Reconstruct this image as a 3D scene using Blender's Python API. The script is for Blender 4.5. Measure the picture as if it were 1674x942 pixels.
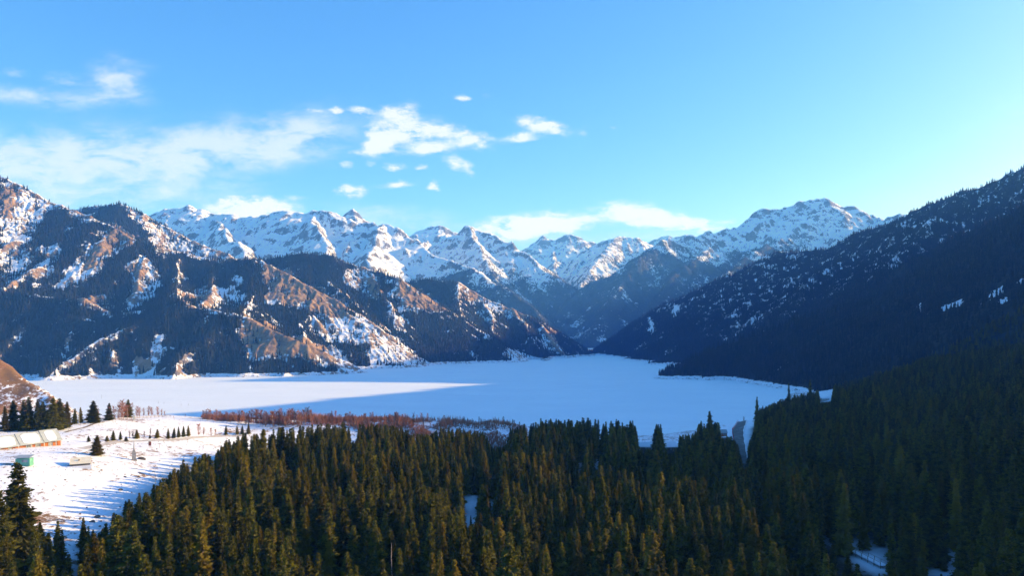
import bpy, math, random
import numpy as np
from mathutils import Vector

for o in list(bpy.data.objects):
    bpy.data.objects.remove(o)
S = bpy.context.scene
COL = S.collection
R = math.radians
rng = np.random.default_rng(11)
random.seed(11)

# ------------------------------------------------------------------ camera, sky, sun, exposure
F, CX, HZ, HC = 1131.0, 837.0, 540.0, 120.0        # focal length (photo pixels), principal column, horizon row, eye height
cam = bpy.data.cameras.new('camera')
cam_o = bpy.data.objects.new('camera', cam)
COL.objects.link(cam_o)
cam_o.location = (0, 0, HC)
cam_o.rotation_euler = (R(90), 0, 0)
cam.sensor_width = 36.0
cam.lens = 36.0 * F / 1674.0
cam.shift_y = (HZ - 471.0) / 1674.0
cam.clip_start = 1.0
cam.clip_end = 90000.0
S.camera = cam_o

SUN_AZ, SUN_EL = 71.0, 15.0                       # degrees clockwise from the view axis, degrees above horizon
sun_dir = Vector((math.sin(R(SUN_AZ)) * math.cos(R(SUN_EL)), math.cos(R(SUN_AZ)) * math.cos(R(SUN_EL)), math.sin(R(SUN_EL))))
sun = bpy.data.lights.new('sun', 'SUN')
sun.energy = 5.0
sun.angle = R(0.5)
sun.color = (1.0, 0.87, 0.70)
sun_o = bpy.data.objects.new('sun', sun)
COL.objects.link(sun_o)
sun_o.rotation_euler = sun_dir.to_track_quat('Z', 'Y').to_euler()
S.view_settings.view_transform = 'Standard'
S.view_settings.look = 'None'
S.view_settings.gamma = 1.0
S.view_settings.use_curve_mapping = False
S.view_settings.exposure = 1.15
S.render.engine = 'CYCLES'
S.cycles.use_denoising = True
S.cycles.max_bounces = 5
S.cycles.diffuse_bounces = 3
S.cycles.glossy_bounces = 1
S.cycles.transmission_bounces = 1
S.cycles.transparent_max_bounces = 4
S.cycles.volume_bounces = 1
S.cycles.caustics_reflective = False
S.cycles.caustics_refractive = False
SKY_STRENGTH = 0.13


class NT:
    """small helper for writing node trees"""
    def __init__(s, tree):
        s.t = tree
        s.n = tree.nodes
        s.n.clear()

    def node(s, kind, **kw):
        n = s.n.new(kind)
        for k, v in kw.items():
            setattr(n, k, v)
        return n

    def link(s, a, b):
        s.t.links.new(a, b)

    def put(s, sock, v):
        if isinstance(v, bpy.types.NodeSocket):
            s.link(v, sock)
        else:
            sock.default_value = v

    def m(s, op, a, b=None, c=None, clamp=False):
        n = s.node('ShaderNodeMath', operation=op)
        n.use_clamp = clamp
        s.put(n.inputs[0], a)
        if b is not None:
            s.put(n.inputs[1], b)
        if c is not None:
            s.put(n.inputs[2], c)
        return n.outputs[0]

    def ss(s, x, lo, hi):
        n = s.node('ShaderNodeMapRange', interpolation_type='SMOOTHSTEP')
        s.put(n.inputs[0], x)
        n.inputs[1].default_value = lo
        n.inputs[2].default_value = hi
        n.inputs[3].default_value = 0.0
        n.inputs[4].default_value = 1.0
        return n.outputs[0]

    def noise(s, vec, scale, detail=4.0, rough=0.55, dim='3D', out=0, dist=0.0):
        n = s.node('ShaderNodeTexNoise', noise_dimensions=dim)
        if vec is not None:
            s.link(vec, n.inputs['Vector'])
        n.inputs['Scale'].default_value = scale
        n.inputs['Detail'].default_value = detail
        n.inputs['Roughness'].default_value = rough
        n.inputs['Distortion'].default_value = dist
        return n.outputs[out]

    def mix(s, f, a, b):
        n = s.node('ShaderNodeMix', data_type='RGBA')
        s.put(n.inputs[0], f)
        for i, v in ((6, a), (7, b)):
            if not isinstance(v, bpy.types.NodeSocket) and len(v) == 3:
                v = (*v, 1.0)
            s.put(n.inputs[i], v)
        return n.outputs[2]

    def xyz(s, v):
        n = s.node('ShaderNodeSeparateXYZ')
        s.link(v, n.inputs[0])
        return n.outputs

    def comb(s, x, y, z):
        n = s.node('ShaderNodeCombineXYZ')
        for i, v in enumerate((x, y, z)):
            s.put(n.inputs[i], v)
        return n.outputs[0]

    def vmul(s, v, k):
        n = s.node('ShaderNodeVectorMath', operation='MULTIPLY')
        s.link(v, n.inputs[0])
        n.inputs[1].default_value = k
        return n.outputs[0]


# ---- world: Nishita sky with thin clouds laid out by direction
W = bpy.data.worlds.new('World')
S.world = W
W.use_nodes = True
w = NT(W.node_tree)
sky = w.node('ShaderNodeTexSky', sky_type='NISHITA')
sky.sun_disc = False
sky.sun_elevation = R(SUN_EL)
sky.sun_rotation = R(SUN_AZ)
sky.altitude = 2000
sky.air_density = 1.0
sky.dust_density = 5.0
sky.ozone_density = 2.0
hsv = w.node('ShaderNodeHueSaturation')
hsv.inputs['Hue'].default_value = 0.5
hsv.inputs['Saturation'].default_value = 1.04
hsv.inputs['Value'].default_value = 1.0
w.link(sky.outputs[0], hsv.inputs['Color'])
tc = w.node('ShaderNodeTexCoord')
dx, dy, dz = w.xyz(tc.outputs['Generated'])
dyc = w.m('MAXIMUM', dy, 0.05)
U = w.m('DIVIDE', dx, dyc)
V = w.m('DIVIDE', dz, dyc)
front = w.ss(dy, 0.08, 0.3)
uv = w.comb(U, V, 0.0)
nz1 = w.noise(w.vmul(uv, (1.0, 2.2, 1.0)), 9.0, 6.0, 0.6, out=1)
sx, sy, _ = w.xyz(nz1)
nz2 = w.noise(w.vmul(uv, (1.0, 2.0, 1.0)), 42.0, 6.0, 0.62, out=1)
tx, ty, _ = w.xyz(nz2)
dU = w.m('ADD', w.m('ADD', U, w.m('MULTIPLY', w.m('SUBTRACT', sx, 0.5), 0.05)), w.m('MULTIPLY', w.m('SUBTRACT', tx, 0.5), 0.035))
dV = w.m('ADD', w.m('ADD', V, w.m('MULTIPLY', w.m('SUBTRACT', sy, 0.5), 0.02)), w.m('MULTIPLY', w.m('SUBTRACT', ty, 0.5), 0.018))
# centre column, centre row, half width, half height, density, tilt (degrees, anticlockwise)
PUFFS = [(575, 312, 27, 11, 1.2, 0), (650, 301, 36, 7, .8, 4), (711, 303, 12, 9, 1.0, 0), (888, 205, 44, 13, 1.3, -12),
         (852, 224, 30, 10, .9, 3), (665, 214, 62, 24, 1.2, 4), (620, 232, 30, 22, 1.0, -35), (705, 243, 40, 12, 1.0, 6),
         (770, 227, 44, 17, .9, -14), (748, 267, 27, 13, .9, -20), (646, 274, 20, 9, .8, 0), (598, 248, 34, 8, .6, 0),
         (755, 160, 15, 6, .8, -8), (797, 156, 12, 5, .5, -8), (590, 180, 28, 9, .8, -8), (650, 180, 36, 13, .85, 8),
         (515, 181, 22, 8, .7, -3), (548, 179, 13, 8, .7, 0), (955, 212, 11, 11, .4, 0), (1000, 209, 8, 5, .35, 0),
         (568, 270, 14, 9, .5, 0), (605, 266, 10, 7, .4, 0), (412, 343, 78, 20, 1.7, -3), (1045, 352, 66, 18, 1.6, -7),
         (1135, 368, 56, 11, 1.2, -4), (900, 366, 84, 19, 1.2, 3), (830, 378, 95, 22, .9, 3), (770, 285, 10, 5, .35, 0),
         (1190, 362, 20, 5, .4, 0), (730, 215, 18, 10, .5, 0), (485, 322, 34, 6, .35, 0), (690, 272, 12, 6, .5, 0)]
VEILS = [(0, 265, 260, 48, .62, 0), (220, 248, 250, 42, .55, 2), (420, 235, 150, 42, .62, 8), (500, 215, 75, 34, .45, 14),
         (190, 135, 46, 24, .85, -25), (105, 130, 28, 13, .8, -8), (28, 118, 22, 9, .5, -5), (40, 158, 105, 15, .62, -8),
         (210, 98, 45, 12, .35, -16), (150, 160, 70, 12, .35, 0), (100, 315, 220, 26, .35, 0), (320, 310, 130, 20, .25, 0),
         (270, 345, 160, 16, .35, 0), (680, 365, 130, 18, .45, -6), (850, 395, 110, 20, .45, 0), (1060, 385, 130, 14, .35, 0),
         (620, 345, 120, 16, .25, 0), (1640, 200, 110, 55, .18, 8), (1480, 330, 220, 40, .12, 0)]


pU = w.m('ADD', U, w.m('MULTIPLY', w.m('SUBTRACT', tx, 0.5), 0.030))
pV = w.m('ADD', V, w.m('MULTIPLY', w.m('SUBTRACT', ty, 0.5), 0.016))


def blob(px, py, hx, hy, k, tilt, U_=None, V_=None):
    cu, cv = (px - CX) / F, (HZ - py) / F
    ca, sa = math.cos(R(tilt)), math.sin(R(tilt))
    a = w.m('SUBTRACT', U_ or dU, cu)
    b = w.m('SUBTRACT', V_ or dV, cv)
    p = w.m('MULTIPLY_ADD', a, ca * F / hx, w.m('MULTIPLY', b, sa * F / hx))
    q = w.m('MULTIPLY_ADD', b, ca * F / hy, w.m('MULTIPLY', a, -sa * F / hy))
    d2 = w.m('MULTIPLY_ADD', p, p, w.m('MULTIPLY', q, q))
    return w.m('MULTIPLY', w.m('EXPONENT', w.m('MULTIPLY', d2, -1.0)), k)


def total(lst, small=False):
    acc = None
    for b_ in lst:
        v = blob(b_[0], b_[1], b_[2] * .84, b_[3] * .9, b_[4], b_[5], pU, pV) if small else blob(*b_)
        acc = v if acc is None else w.m('ADD', acc, v)
    return acc


fine = w.noise(w.vmul(uv, (1.0, 2.2, 1.0)), 26.0, 9.0, 0.68)
streak = w.noise(w.vmul(uv, (1.0, 2.6, 1.0)), 13.0, 10.0, 0.66, dist=0.35)
puff = w.ss(w.m('MULTIPLY', total(PUFFS, True), w.m('ADD', w.m('MULTIPLY', fine, 4.4), -1.15)), 0.12, 1.05)
veil = w.m('MULTIPLY', w.ss(w.m('MULTIPLY', total(VEILS), w.m('ADD', w.m('MULTIPLY', streak, 3.4), -0.85)), 0.04, 0.95), 0.72)
cloud = w.m('MULTIPLY', w.m('MAXIMUM', puff, veil), front)
bg1 = w.node('ShaderNodeBackground')
hr, hg, hb = w.xyz(hsv.outputs[0])
w.link(w.comb(w.m('MULTIPLY', w.m('POWER', hr, 1.3), 0.325), w.m('MULTIPLY', w.m('POWER', hg, 0.98), 0.68), w.m('MULTIPLY', hb, 1.14)), bg1.inputs['Color'])
bg1.inputs['Strength'].default_value = SKY_STRENGTH
bg2 = w.node('ShaderNodeBackground')
bg2.inputs['Color'].default_value = (0.88, 0.96, 1.0, 1)
bg2.inputs['Strength'].default_value = 0.44
mx = w.node('ShaderNodeMixShader')
w.link(cloud, mx.inputs[0])
w.link(bg1.outputs[0], mx.inputs[1])
w.link(bg2.outputs[0], mx.inputs[2])
wo = w.node('ShaderNodeOutputWorld')
w.link(mx.outputs[0], wo.inputs['Surface'])


# ------------------------------------------------------------------ numeric helpers
def P(px, py, Y):
    """a point of the place seen at a column and row of the photograph, Y metres ahead"""
    return ((px - CX) / F * Y, Y, HC - (py - HZ) / F * Y)


_perm = rng.permutation(4096)


def perlin(x, y, seed=0):
    xi = np.floor(x).astype(np.int64)
    yi = np.floor(y).astype(np.int64)
    xf, yf = x - xi, y - yi
    u = xf * xf * xf * (xf * (xf * 6 - 15) + 10)
    v = yf * yf * yf * (yf * (yf * 6 - 15) + 10)

    def g(ix, iy, fx, fy):
        h = _perm[(_perm[(ix + seed * 131) & 4095] + iy) & 4095]
        a = h * (2 * math.pi / 4096.0) * 7.0
        return np.cos(a) * fx + np.sin(a) * fy
    n00, n10 = g(xi, yi, xf, yf), g(xi + 1, yi, xf - 1, yf)
    n01, n11 = g(xi, yi + 1, xf, yf - 1), g(xi + 1, yi + 1, xf - 1, yf - 1)
    return (n00 * (1 - u) + n10 * u) * (1 - v) + (n01 * (1 - u) + n11 * u) * v


def fbm(x, y, scale, octs=5, seed=0, gain=0.5):
    t, a, f = 0.0, 1.0, 1.0 / scale
    for i in range(octs):
        t = t + a * perlin(x * f, y * f, seed + i)
        a *= gain
        f *= 2.03
    return t


def ridged(x, y, scale, octs=5, seed=0, gain=0.5):
    t, a, f = 0.0, 1.0, 1.0 / scale
    for i in range(octs):
        t = t + a * (1.0 - 2.2 * np.abs(perlin(x * f, y * f, seed + i)))
        a *= gain
        f *= 2.07
    return t


def field(X, Y, ridges, floor=-30.0):
    """height = the highest of all ridge lines, each falling off sideways; ridge = (points, slope left, slope right)"""
    Z = np.full(X.shape, float(floor))
    x0, y0 = X[0, 0], Y[0, 0]
    sx_, sy_ = X[0, 1] - X[0, 0], Y[1, 0] - Y[0, 0]
    ny, nx = X.shape
    for pts, sl, sr in ridges:
        for (ax, ay, az), (bx, by, bz) in zip(pts[:-1], pts[1:]):
            reach = (max(az, bz) - floor) / min(sl, sr) + 60
            i0 = int(max(0, (min(ax, bx) - reach - x0) // sx_))
            i1 = int(min(nx, (max(ax, bx) + reach - x0) // sx_ + 2))
            j0 = int(max(0, (min(ay, by) - reach - y0) // sy_))
            j1 = int(min(ny, (max(ay, by) + reach - y0) // sy_ + 2))
            if i1 <= i0 or j1 <= j0:
                continue
            x, y = WX[j0:j1, i0:i1], WY[j0:j1, i0:i1]
            ex, ey = bx - ax, by - ay
            L2 = ex * ex + ey * ey + 1e-6
            t = np.clip(((x - ax) * ex + (y - ay) * ey) / L2, 0, 1)
            qx, qy = x - (ax + t * ex), y - (ay + t * ey)
            d = np.sqrt(qx * qx + qy * qy)
            side = ex * qy - ey * qx
            sl_ = np.where(side > 0, sl, sr)
            h = az + t * (bz - az) - sl_ * d
            Z[j0:j1, i0:i1] = np.maximum(Z[j0:j1, i0:i1], h)
    return Z


def spurs(pts, n, slope, fall=0.42, seed=1, side=0, sub=True, lmin=0.4, base=0.0, slr=None):
    """ribs running down from a crest line; side -1 towards the camera only, 0 both"""
    r_ = random.Random(seed)
    out = []
    seg = []
    tot = 0
    for a, b in zip(pts[:-1], pts[1:]):
        L = math.hypot(b[0] - a[0], b[1] - a[1])
        seg.append((tot, L, a, b))
        tot += L
    for k in range(n):
        s_ = (k + 0.2 + 0.6 * r_.random()) / n * tot
        for (t0, L, a, b) in seg:
            if t0 <= s_ <= t0 + L:
                break
        t = (s_ - t0) / max(L, 1e-6)
        x, y, z = (a[i] + (b[i] - a[i]) * t for i in range(3))
        dx_, dy_ = (b[0] - a[0]) / max(L, 1e-6), (b[1] - a[1]) / max(L, 1e-6)
        for sg in ((-1,) if side == -1 else (-1, 1)):
            nx_, ny_ = -dy_, dx_
            if ny_ > 0:
                nx_, ny_ = -nx_, -ny_
            if sg == 1:
                nx_, ny_ = -nx_, -ny_
            ang = r_.uniform(-0.55, 0.55)
            ca, sa = math.cos(ang), math.sin(ang)
            vx, vy = nx_ * ca - ny_ * sa, nx_ * sa + ny_ * ca
            H_ = z - base
            if H_ < 30:
                continue
            Lr = H_ / fall * r_.uniform(lmin, 1.0)
            line = [(x, y, z)]
            cx_, cy_, cz_ = x, y, z
            ns = 7
            for q in range(ns):
                ang2 = r_.uniform(-0.3, 0.3)
                ca, sa = math.cos(ang2), math.sin(ang2)
                vx2, vy2 = vx * ca - vy * sa, vx * sa + vy * ca
                st = Lr / ns
                cx_ += vx2 * st
                cy_ += vy2 * st
                cz_ -= st * fall * (1.6 if q == 0 else r_.uniform(0.6, 1.25))
                line.append((cx_, cy_, cz_))
                if sub and q in (1, 3, 5) and cz_ - base > 60:
                    for s2 in (-1, 1):
                        if r_.random() < 0.75:
                            a2 = s2 * r_.uniform(0.6, 1.1)
                            ca, sa = math.cos(a2), math.sin(a2)
                            wx_, wy_ = vx2 * ca - vy2 * sa, vx2 * sa + vy2 * ca
                            l2 = (cz_ - base) / fall * 0.35
                            out.append(([(cx_, cy_, cz_), (cx_ + wx_ * l2 * .5, cy_ + wy_ * l2 * .5, cz_ - l2 * .5 * (fall + .15)),
                                         (cx_ + wx_ * l2, cy_ + wy_ * l2, cz_ - l2 * (fall + .15))], slope * 1.1, slope * 1.1))
            out.append((line, slope, slope))
    return out


def erode(Z, cell, drops=40000, rounds=6, steps=50, seed=5, rate=0.25, base=0.0):
    """runs many water drops down the slope; they cut gullies and drop their load where it flattens"""
    r_ = np.random.default_rng(seed)
    ny, nx = Z.shape
    for k in range(rounds):
        px = r_.uniform(2, nx - 3, drops)
        py = r_.uniform(2, ny - 3, drops)
        vx = np.zeros(drops)
        vy = np.zeros(drops)
        load = np.zeros(drops)
        alive = np.ones(drops, bool)
        Zf = Z.ravel()
        for s_ in range(steps):
            ix, iy = px.astype(int), py.astype(int)
            fx, fy = px - ix, py - iy
            b = iy * nx + ix
            z00, z10, z01, z11 = Zf[b], Zf[b + 1], Zf[b + nx], Zf[b + nx + 1]
            gx = ((z10 - z00) * (1 - fy) + (z11 - z01) * fy) / cell
            gy = ((z01 - z00) * (1 - fx) + (z11 - z10) * fx) / cell
            vx = vx * 0.35 - gx
            vy = vy * 0.35 - gy
            L = np.sqrt(vx * vx + vy * vy) + 1e-9
            qx, qy = px + vx / L, py + vy / L
            alive &= (qx > 1) & (qx < nx - 3) & (qy > 1) & (qy < ny - 3)
            qx = np.where(alive, qx, px)
            qy = np.where(alive, qy, py)
            jx, jy = qx.astype(int), qy.astype(int)
            gx2, gy2 = qx - jx, qy - jy
            c = jy * nx + jx
            zn = (Zf[c] * (1 - gx2) + Zf[c + 1] * gx2) * (1 - gy2) + (Zf[c + nx] * (1 - gx2) + Zf[c + nx + 1] * gx2) * gy2
            zo = (z00 * (1 - fx) + z10 * fx) * (1 - fy) + (z01 * (1 - fx) + z11 * fx) * fy
            dh = zn - zo
            cap = np.clip(-dh, 0, 4) * 2.2
            am = np.where(dh > 0, -np.minimum(dh, load), np.where(load > cap, -(load - cap) * 0.3, np.minimum((cap - load) * rate, -dh)))
            am = np.where(alive & (zo > base), am, 0)
            load = load + am
            D = np.zeros(nx * ny)
            for off, wt in ((0, (1 - fx) * (1 - fy)), (1, fx * (1 - fy)), (nx, (1 - fx) * fy), (nx + 1, fx * fy)):
                D += np.bincount(b + off, weights=am * wt, minlength=nx * ny)
            Zf = Zf - np.clip(D, -3, 3)
            px, py = qx, qy
        Z = Zf.reshape(ny, nx)
    return Z


def blur(Z, n=1):
    for _ in range(n):
        A = np.pad(Z, 1, mode='edge')
        Z = (A[1:-1, 1:-1] * 4 + (A[:-2, 1:-1] + A[2:, 1:-1] + A[1:-1, :-2] + A[1:-1, 2:]) * 2 + A[:-2, :-2] + A[2:, 2:] + A[:-2, 2:] + A[2:, :-2]) / 16.0
    return Z


def tag(o, label=None, cat=None, group=None, kind=None):
    if label:
        o['label'] = label
    if cat:
        o['category'] = cat
    if group:
        o['group'] = group
    if kind:
        o['kind'] = kind
    return o


def obj(name, mesh, mat=None, parent=None, loc=None, rotz=None):
    o = bpy.data.objects.new(name, mesh)
    COL.objects.link(o)
    if mat:
        for m_ in (mat if isinstance(mat, (list, tuple)) else [mat]):
            mesh.materials.append(m_)
    if parent:
        o.parent = parent
    if loc is not None:
        o.location = loc
    if rotz is not None:
        o.rotation_euler = (0, 0, rotz)
    return o


def np_mesh(name, V_, T_, smooth=False, nverts=3):
    me = bpy.data.meshes.new(name)
    V_ = np.ascontiguousarray(V_, dtype=np.float32)
    T_ = np.ascontiguousarray(T_, dtype=np.int32)
    me.vertices.add(len(V_))
    me.vertices.foreach_set('co', V_.ravel())
    me.loops.add(T_.size)
    me.loops.foreach_set('vertex_index', T_.ravel())
    me.polygons.add(len(T_))
    me.polygons.foreach_set('loop_start', np.arange(0, T_.size, T_.shape[1], dtype=np.int32))
    me.polygons.foreach_set('loop_total', np.full(len(T_), T_.shape[1], dtype=np.int32))
    if smooth:
        me.polygons.foreach_set('use_smooth', np.ones(len(T_), bool))
    me.update()
    return me


class Land:
    """a regular grid of heights that can be sampled anywhere"""
    def __init__(s, x0, x1, y0, y1, cell):
        s.x0, s.y0, s.cell = x0, y0, cell
        s.nx, s.ny = int((x1 - x0) / cell) + 1, int((y1 - y0) / cell) + 1
        s.X, s.Y = np.meshgrid(x0 + np.arange(s.nx) * float(cell), y0 + np.arange(s.ny) * cell)
        s.Z = None
        s.att = {}

    def sample(s, x, y, A=None):
        A = s.Z if A is None else A
        u = (np.asarray(x, float) - s.x0) / s.cell
        v = (np.asarray(y, float) - s.y0) / s.cell
        ok = (u >= 0) & (v >= 0) & (u < s.nx - 1) & (v < s.ny - 1)
        uc, vc = np.clip(u, 0, s.nx - 1.001), np.clip(v, 0, s.ny - 1.001)
        i, j = uc.astype(int), vc.astype(int)
        f, g = uc - i, vc - j
        z = (A[j, i] * (1 - f) + A[j, i + 1] * f) * (1 - g) + (A[j + 1, i] * (1 - f) + A[j + 1, i + 1] * f) * g
        return np.where(ok, z, -99.0)

    def grad(s):
        gy, gx = np.gradient(s.Z, s.cell)
        return gx, gy

    def build(s, name, mat, cut=-4.0, trim=None):
        Vv = np.stack([s.X, s.Y, s.Z], -1).reshape(-1, 3)
        idx = np.arange(s.nx * s.ny).reshape(s.ny, s.nx)
        q = np.stack([idx[:-1, :-1], idx[:-1, 1:], idx[1:, 1:], idx[1:, :-1]], -1).reshape(-1, 4)
        zz = Vv[:, 2]
        keep = zz[q].max(1) > cut
        if trim is not None:
            keep &= trim.reshape(-1)[q].any(1)
        q = q[keep]
        used = np.unique(q)
        rem = np.zeros(len(Vv), np.int64)
        rem[used] = np.arange(len(used))
        me = np_mesh(name, Vv[used], rem[q], smooth=True)
        for k, A in s.att.items():
            at = me.attributes.new(k, 'FLOAT', 'POINT')
            at.data.foreach_set('value', np.ascontiguousarray(A.reshape(-1)[used], dtype=np.float32))
        return tag(obj(name, me, mat), kind='structure')


def warp(L, s1, a1, s2, a2, seed):
    global WX, WY
    WX = L.X + fbm(L.X, L.Y, s1, 3, seed) * a1 + fbm(L.X, L.Y, s2, 3, seed + 9) * a2
    WY = L.Y + fbm(L.X, L.Y, s1, 3, seed + 20) * a1 + fbm(L.X, L.Y, s2, 3, seed + 29) * a2


# ------------------------------------------------------------------ materials
def new_mat(name):
    m_ = bpy.data.materials.new(name)
    m_.use_nodes = True
    return m_, NT(m_.node_tree)


def finish(t, color, rough=0.8, bump=None, bdist=0.1, bstr=0.6, spec=0.2, extra=None):
    b = t.node('ShaderNodeBsdfPrincipled')
    if not isinstance(color, bpy.types.NodeSocket) and len(color) == 3:
        color = (*color, 1.0)
    t.put(b.inputs['Base Color'], color)
    t.put(b.inputs['Roughness'], rough)
    b.inputs['Specular IOR Level'].default_value = spec
    if bump is not None:
        bn = t.node('ShaderNodeBump')
        bn.inputs['Distance'].default_value = bdist
        bn.inputs['Strength'].default_value = bstr
        t.link(bump, bn.inputs['Height'])
        t.link(bn.outputs[0], b.inputs['Normal'])
    if extra:
        for k, v in extra.items():
            b.inputs[k].default_value = v
    o = t.node('ShaderNodeOutputMaterial')
    t.link(b.outputs[0], o.inputs['Surface'])
    return b


def plain(name, c1, c2=None, scale=3.0, rough=0.8, bump=0.02, detail=4.0, spec=0.2, metal=0.0):
    m_, t = new_mat(name)
    tcn = t.node('ShaderNodeTexCoord')
    n = t.noise(tcn.outputs['Object'], scale, detail, 0.6)
    col = t.mix(t.ss(n, 0.35, 0.65), c1, c2 or tuple(c * 0.7 for c in c1))
    finish(t, col, rough, n, bump, 0.5, spec, {'Metallic': metal})
    return m_


SNOW = (0.79, 0.84, 0.90)


def mat_lake():
    m_, t = new_mat('snow_on_ice')
    co = t.node('ShaderNodeTexCoord').outputs['Object']
    a = t.noise(t.vmul(co, (1.0, 2.0, 1.0)), 0.006, 6.0, 0.6)
    b_ = t.noise(co, 0.08, 5.0, 0.6)
    wv = t.noise(t.vmul(co, (0.4, 2.0, 1.0)), 0.03, 4.0, 0.6, dist=1.5)
    col = t.mix(t.ss(a, 0.35, 0.7), (0.76, 0.85, 0.89), (0.81, 0.89, 0.92))
    col = t.mix(t.m('MULTIPLY', t.ss(wv, 0.52, 0.70), 0.45), col, (0.74, 0.78, 0.82))
    finish(t, col, 0.7, b_, 0.15, 0.3)
    return m_


def mat_land(name, kind):
    """snowy ground; attributes: 'brown' dry grass and earth, 'wood' forest floor, 'rock' bare rock"""
    m_, t = new_mat(name)
    g = t.node('ShaderNodeNewGeometry')
    co = t.node('ShaderNodeTexCoord').outputs['Object']
    nx, ny, nz = t.xyz(g.outputs['Normal'])

    def attr(k):
        n = t.node('ShaderNodeAttribute')
        n.attribute_name = k
        return n.outputs['Fac']
    if kind == 'near':
        n1 = t.noise(co, 0.35, 8.0, 0.7)
        n2 = t.noise(co, 0.06, 5.0, 0.6)
        n3 = t.noise(co, 1.6, 6.0, 0.7)
        bare = t.ss(t.m('ADD', t.m('ADD', attr('brown'), t.m('MULTIPLY', t.m('SUBTRACT', n1, 0.5), 1.6)), t.m('MULTIPLY', t.m('SUBTRACT', n2, 0.5), 0.9)), 0.44, 0.60)
        earth = t.mix(t.ss(n3, 0.35, 0.65), (0.13, 0.065, 0.035), (0.30, 0.16, 0.09))
        earth = t.mix(t.m('MULTIPLY', t.ss(n2, 0.45, 0.6), 0.6), earth, (0.20, 0.13, 0.07))
        col = t.mix(bare, SNOW, earth)
        speck = t.ss(t.noise(co, 0.9, 5.0, 0.75), 0.66, 0.70)
        col = t.mix(t.m('MULTIPLY', speck, 0.8), col, (0.22, 0.14, 0.09))
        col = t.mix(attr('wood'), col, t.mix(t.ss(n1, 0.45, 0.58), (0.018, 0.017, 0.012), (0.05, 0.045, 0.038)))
        finish(t, col, 0.85, t.m('ADD', n1, t.m('MULTIPLY', n3, 0.3)), 0.5, 0.6)
        return m_
    if kind == 'slope':
        s1, s2, s3, bd = 0.02, 0.09, 0.004, 6.0
    elif kind == 'right':
        s1, s2, s3, bd = 0.016, 0.07, 0.004, 6.0
    else:
        s1, s2, s3, bd = 0.010, 0.045, 0.0018, 14.0
    n1 = t.noise(co, s1, 9.0, 0.66)
    n2 = t.noise(co, s2, 7.0, 0.7)
    n3 = t.noise(co, s3, 5.0, 0.6)
    gl = t.noise(t.vmul(co, (1.0, 1.0, 0.22)), s2 * 1.2, 6.0, 0.7)
    N1 = t.m('SUBTRACT', n1, 0.5)
    N2 = t.m('SUBTRACT', n2, 0.5)
    N3 = t.m('SUBTRACT', n3, 0.5)
    GL = t.m('SUBTRACT', gl, 0.5)
    jit = t.m('ADD', t.m('ADD', N1, t.m('MULTIPLY', N2, 0.8)), t.m('MULTIPLY', GL, 0.9))
    rock = t.ss(t.m('ADD', t.m('ADD', t.m('SUBTRACT', 1.0, nz), t.m('MULTIPLY', jit, 0.42 if kind != 'far' else 0.72)), t.m('MULTIPLY', attr('rock'), 0.25)), 0.34 if kind != 'far' else 0.31, 0.42)
    rockc = t.mix(t.ss(n2, 0.35, 0.65), (0.085, 0.08, 0.08), (0.26, 0.21, 0.17) if kind != 'far' else (0.20, 0.185, 0.18))
    brown = t.ss(t.m('ADD', attr('brown'), t.m('MULTIPLY', jit, 1.5)), 0.42, 0.62)
    brownc = t.mix(t.ss(n1, 0.35, 0.6), (0.195, 0.122, 0.070), (0.335, 0.225, 0.135))
    brownc = t.mix(t.ss(n2, 0.5, 0.7), brownc, (0.12, 0.075, 0.05))
    col = t.mix(rock, SNOW, rockc)
    col = t.mix(brown, col, brownc)
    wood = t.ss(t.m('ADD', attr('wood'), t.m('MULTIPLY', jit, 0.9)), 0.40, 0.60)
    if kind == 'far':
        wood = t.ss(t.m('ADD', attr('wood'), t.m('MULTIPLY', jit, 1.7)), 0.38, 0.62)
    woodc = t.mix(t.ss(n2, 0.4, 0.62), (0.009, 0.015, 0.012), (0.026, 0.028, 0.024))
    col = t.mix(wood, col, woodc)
    hgt = t.m('ADD', t.m('ADD', n1, t.m('MULTIPLY', n2, 0.35)), t.m('MULTIPLY', gl, 0.35))
    finish(t, col, 0.88, hgt, bd, 0.9)
    return m_


def mat_needles(name, c1, c2, c3):
    m_, t = new_mat(name)
    co = t.node('ShaderNodeTexCoord').outputs['Object']
    oi = t.node('ShaderNodeObjectInfo')
    n = t.noise(co, 0.8, 4.0, 0.7)
    base = t.mix(t.ss(n, 0.35, 0.65), c1, c2)
    base = t.mix(t.m('MULTIPLY', t.ss(oi.outputs['Random'], 0.55, 1.0), 0.55), base, c3)
    rv = t.m('MULTIPLY_ADD', t.m('FRACT', t.m('MULTIPLY', oi.outputs['Random'], 7.31)), 0.95, 0.6)
    vm = t.node('ShaderNodeVectorMath', operation='SCALE')
    t.link(base, vm.inputs[0])
    t.link(rv, vm.inputs['Scale'])
    base = vm.outputs[0]
    fl = t.noise(co, 5.0, 2.0, 0.5)
    base = t.mix(t.m('MULTIPLY', t.ss(fl, 0.735, 0.76), 0.6), base, (0.55, 0.60, 0.66))
    b = finish(t, base, 0.75, None, spec=0.15)
    tr = t.node('ShaderNodeBsdfTranslucent')
    t.link(t.vmul(base, (1.5, 1.35, 0.9)), tr.inputs['Color'])
    ms = t.node('ShaderNodeMixShader')
    ms.inputs[0].default_value = 0.38
    t.link(b.outputs[0], ms.inputs[1])
    t.link(tr.outputs[0], ms.inputs[2])
    t.link(ms.outputs[0], [q for q in t.n if q.type == 'OUTPUT_MATERIAL'][0].inputs['Surface'])
    return m_


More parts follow.
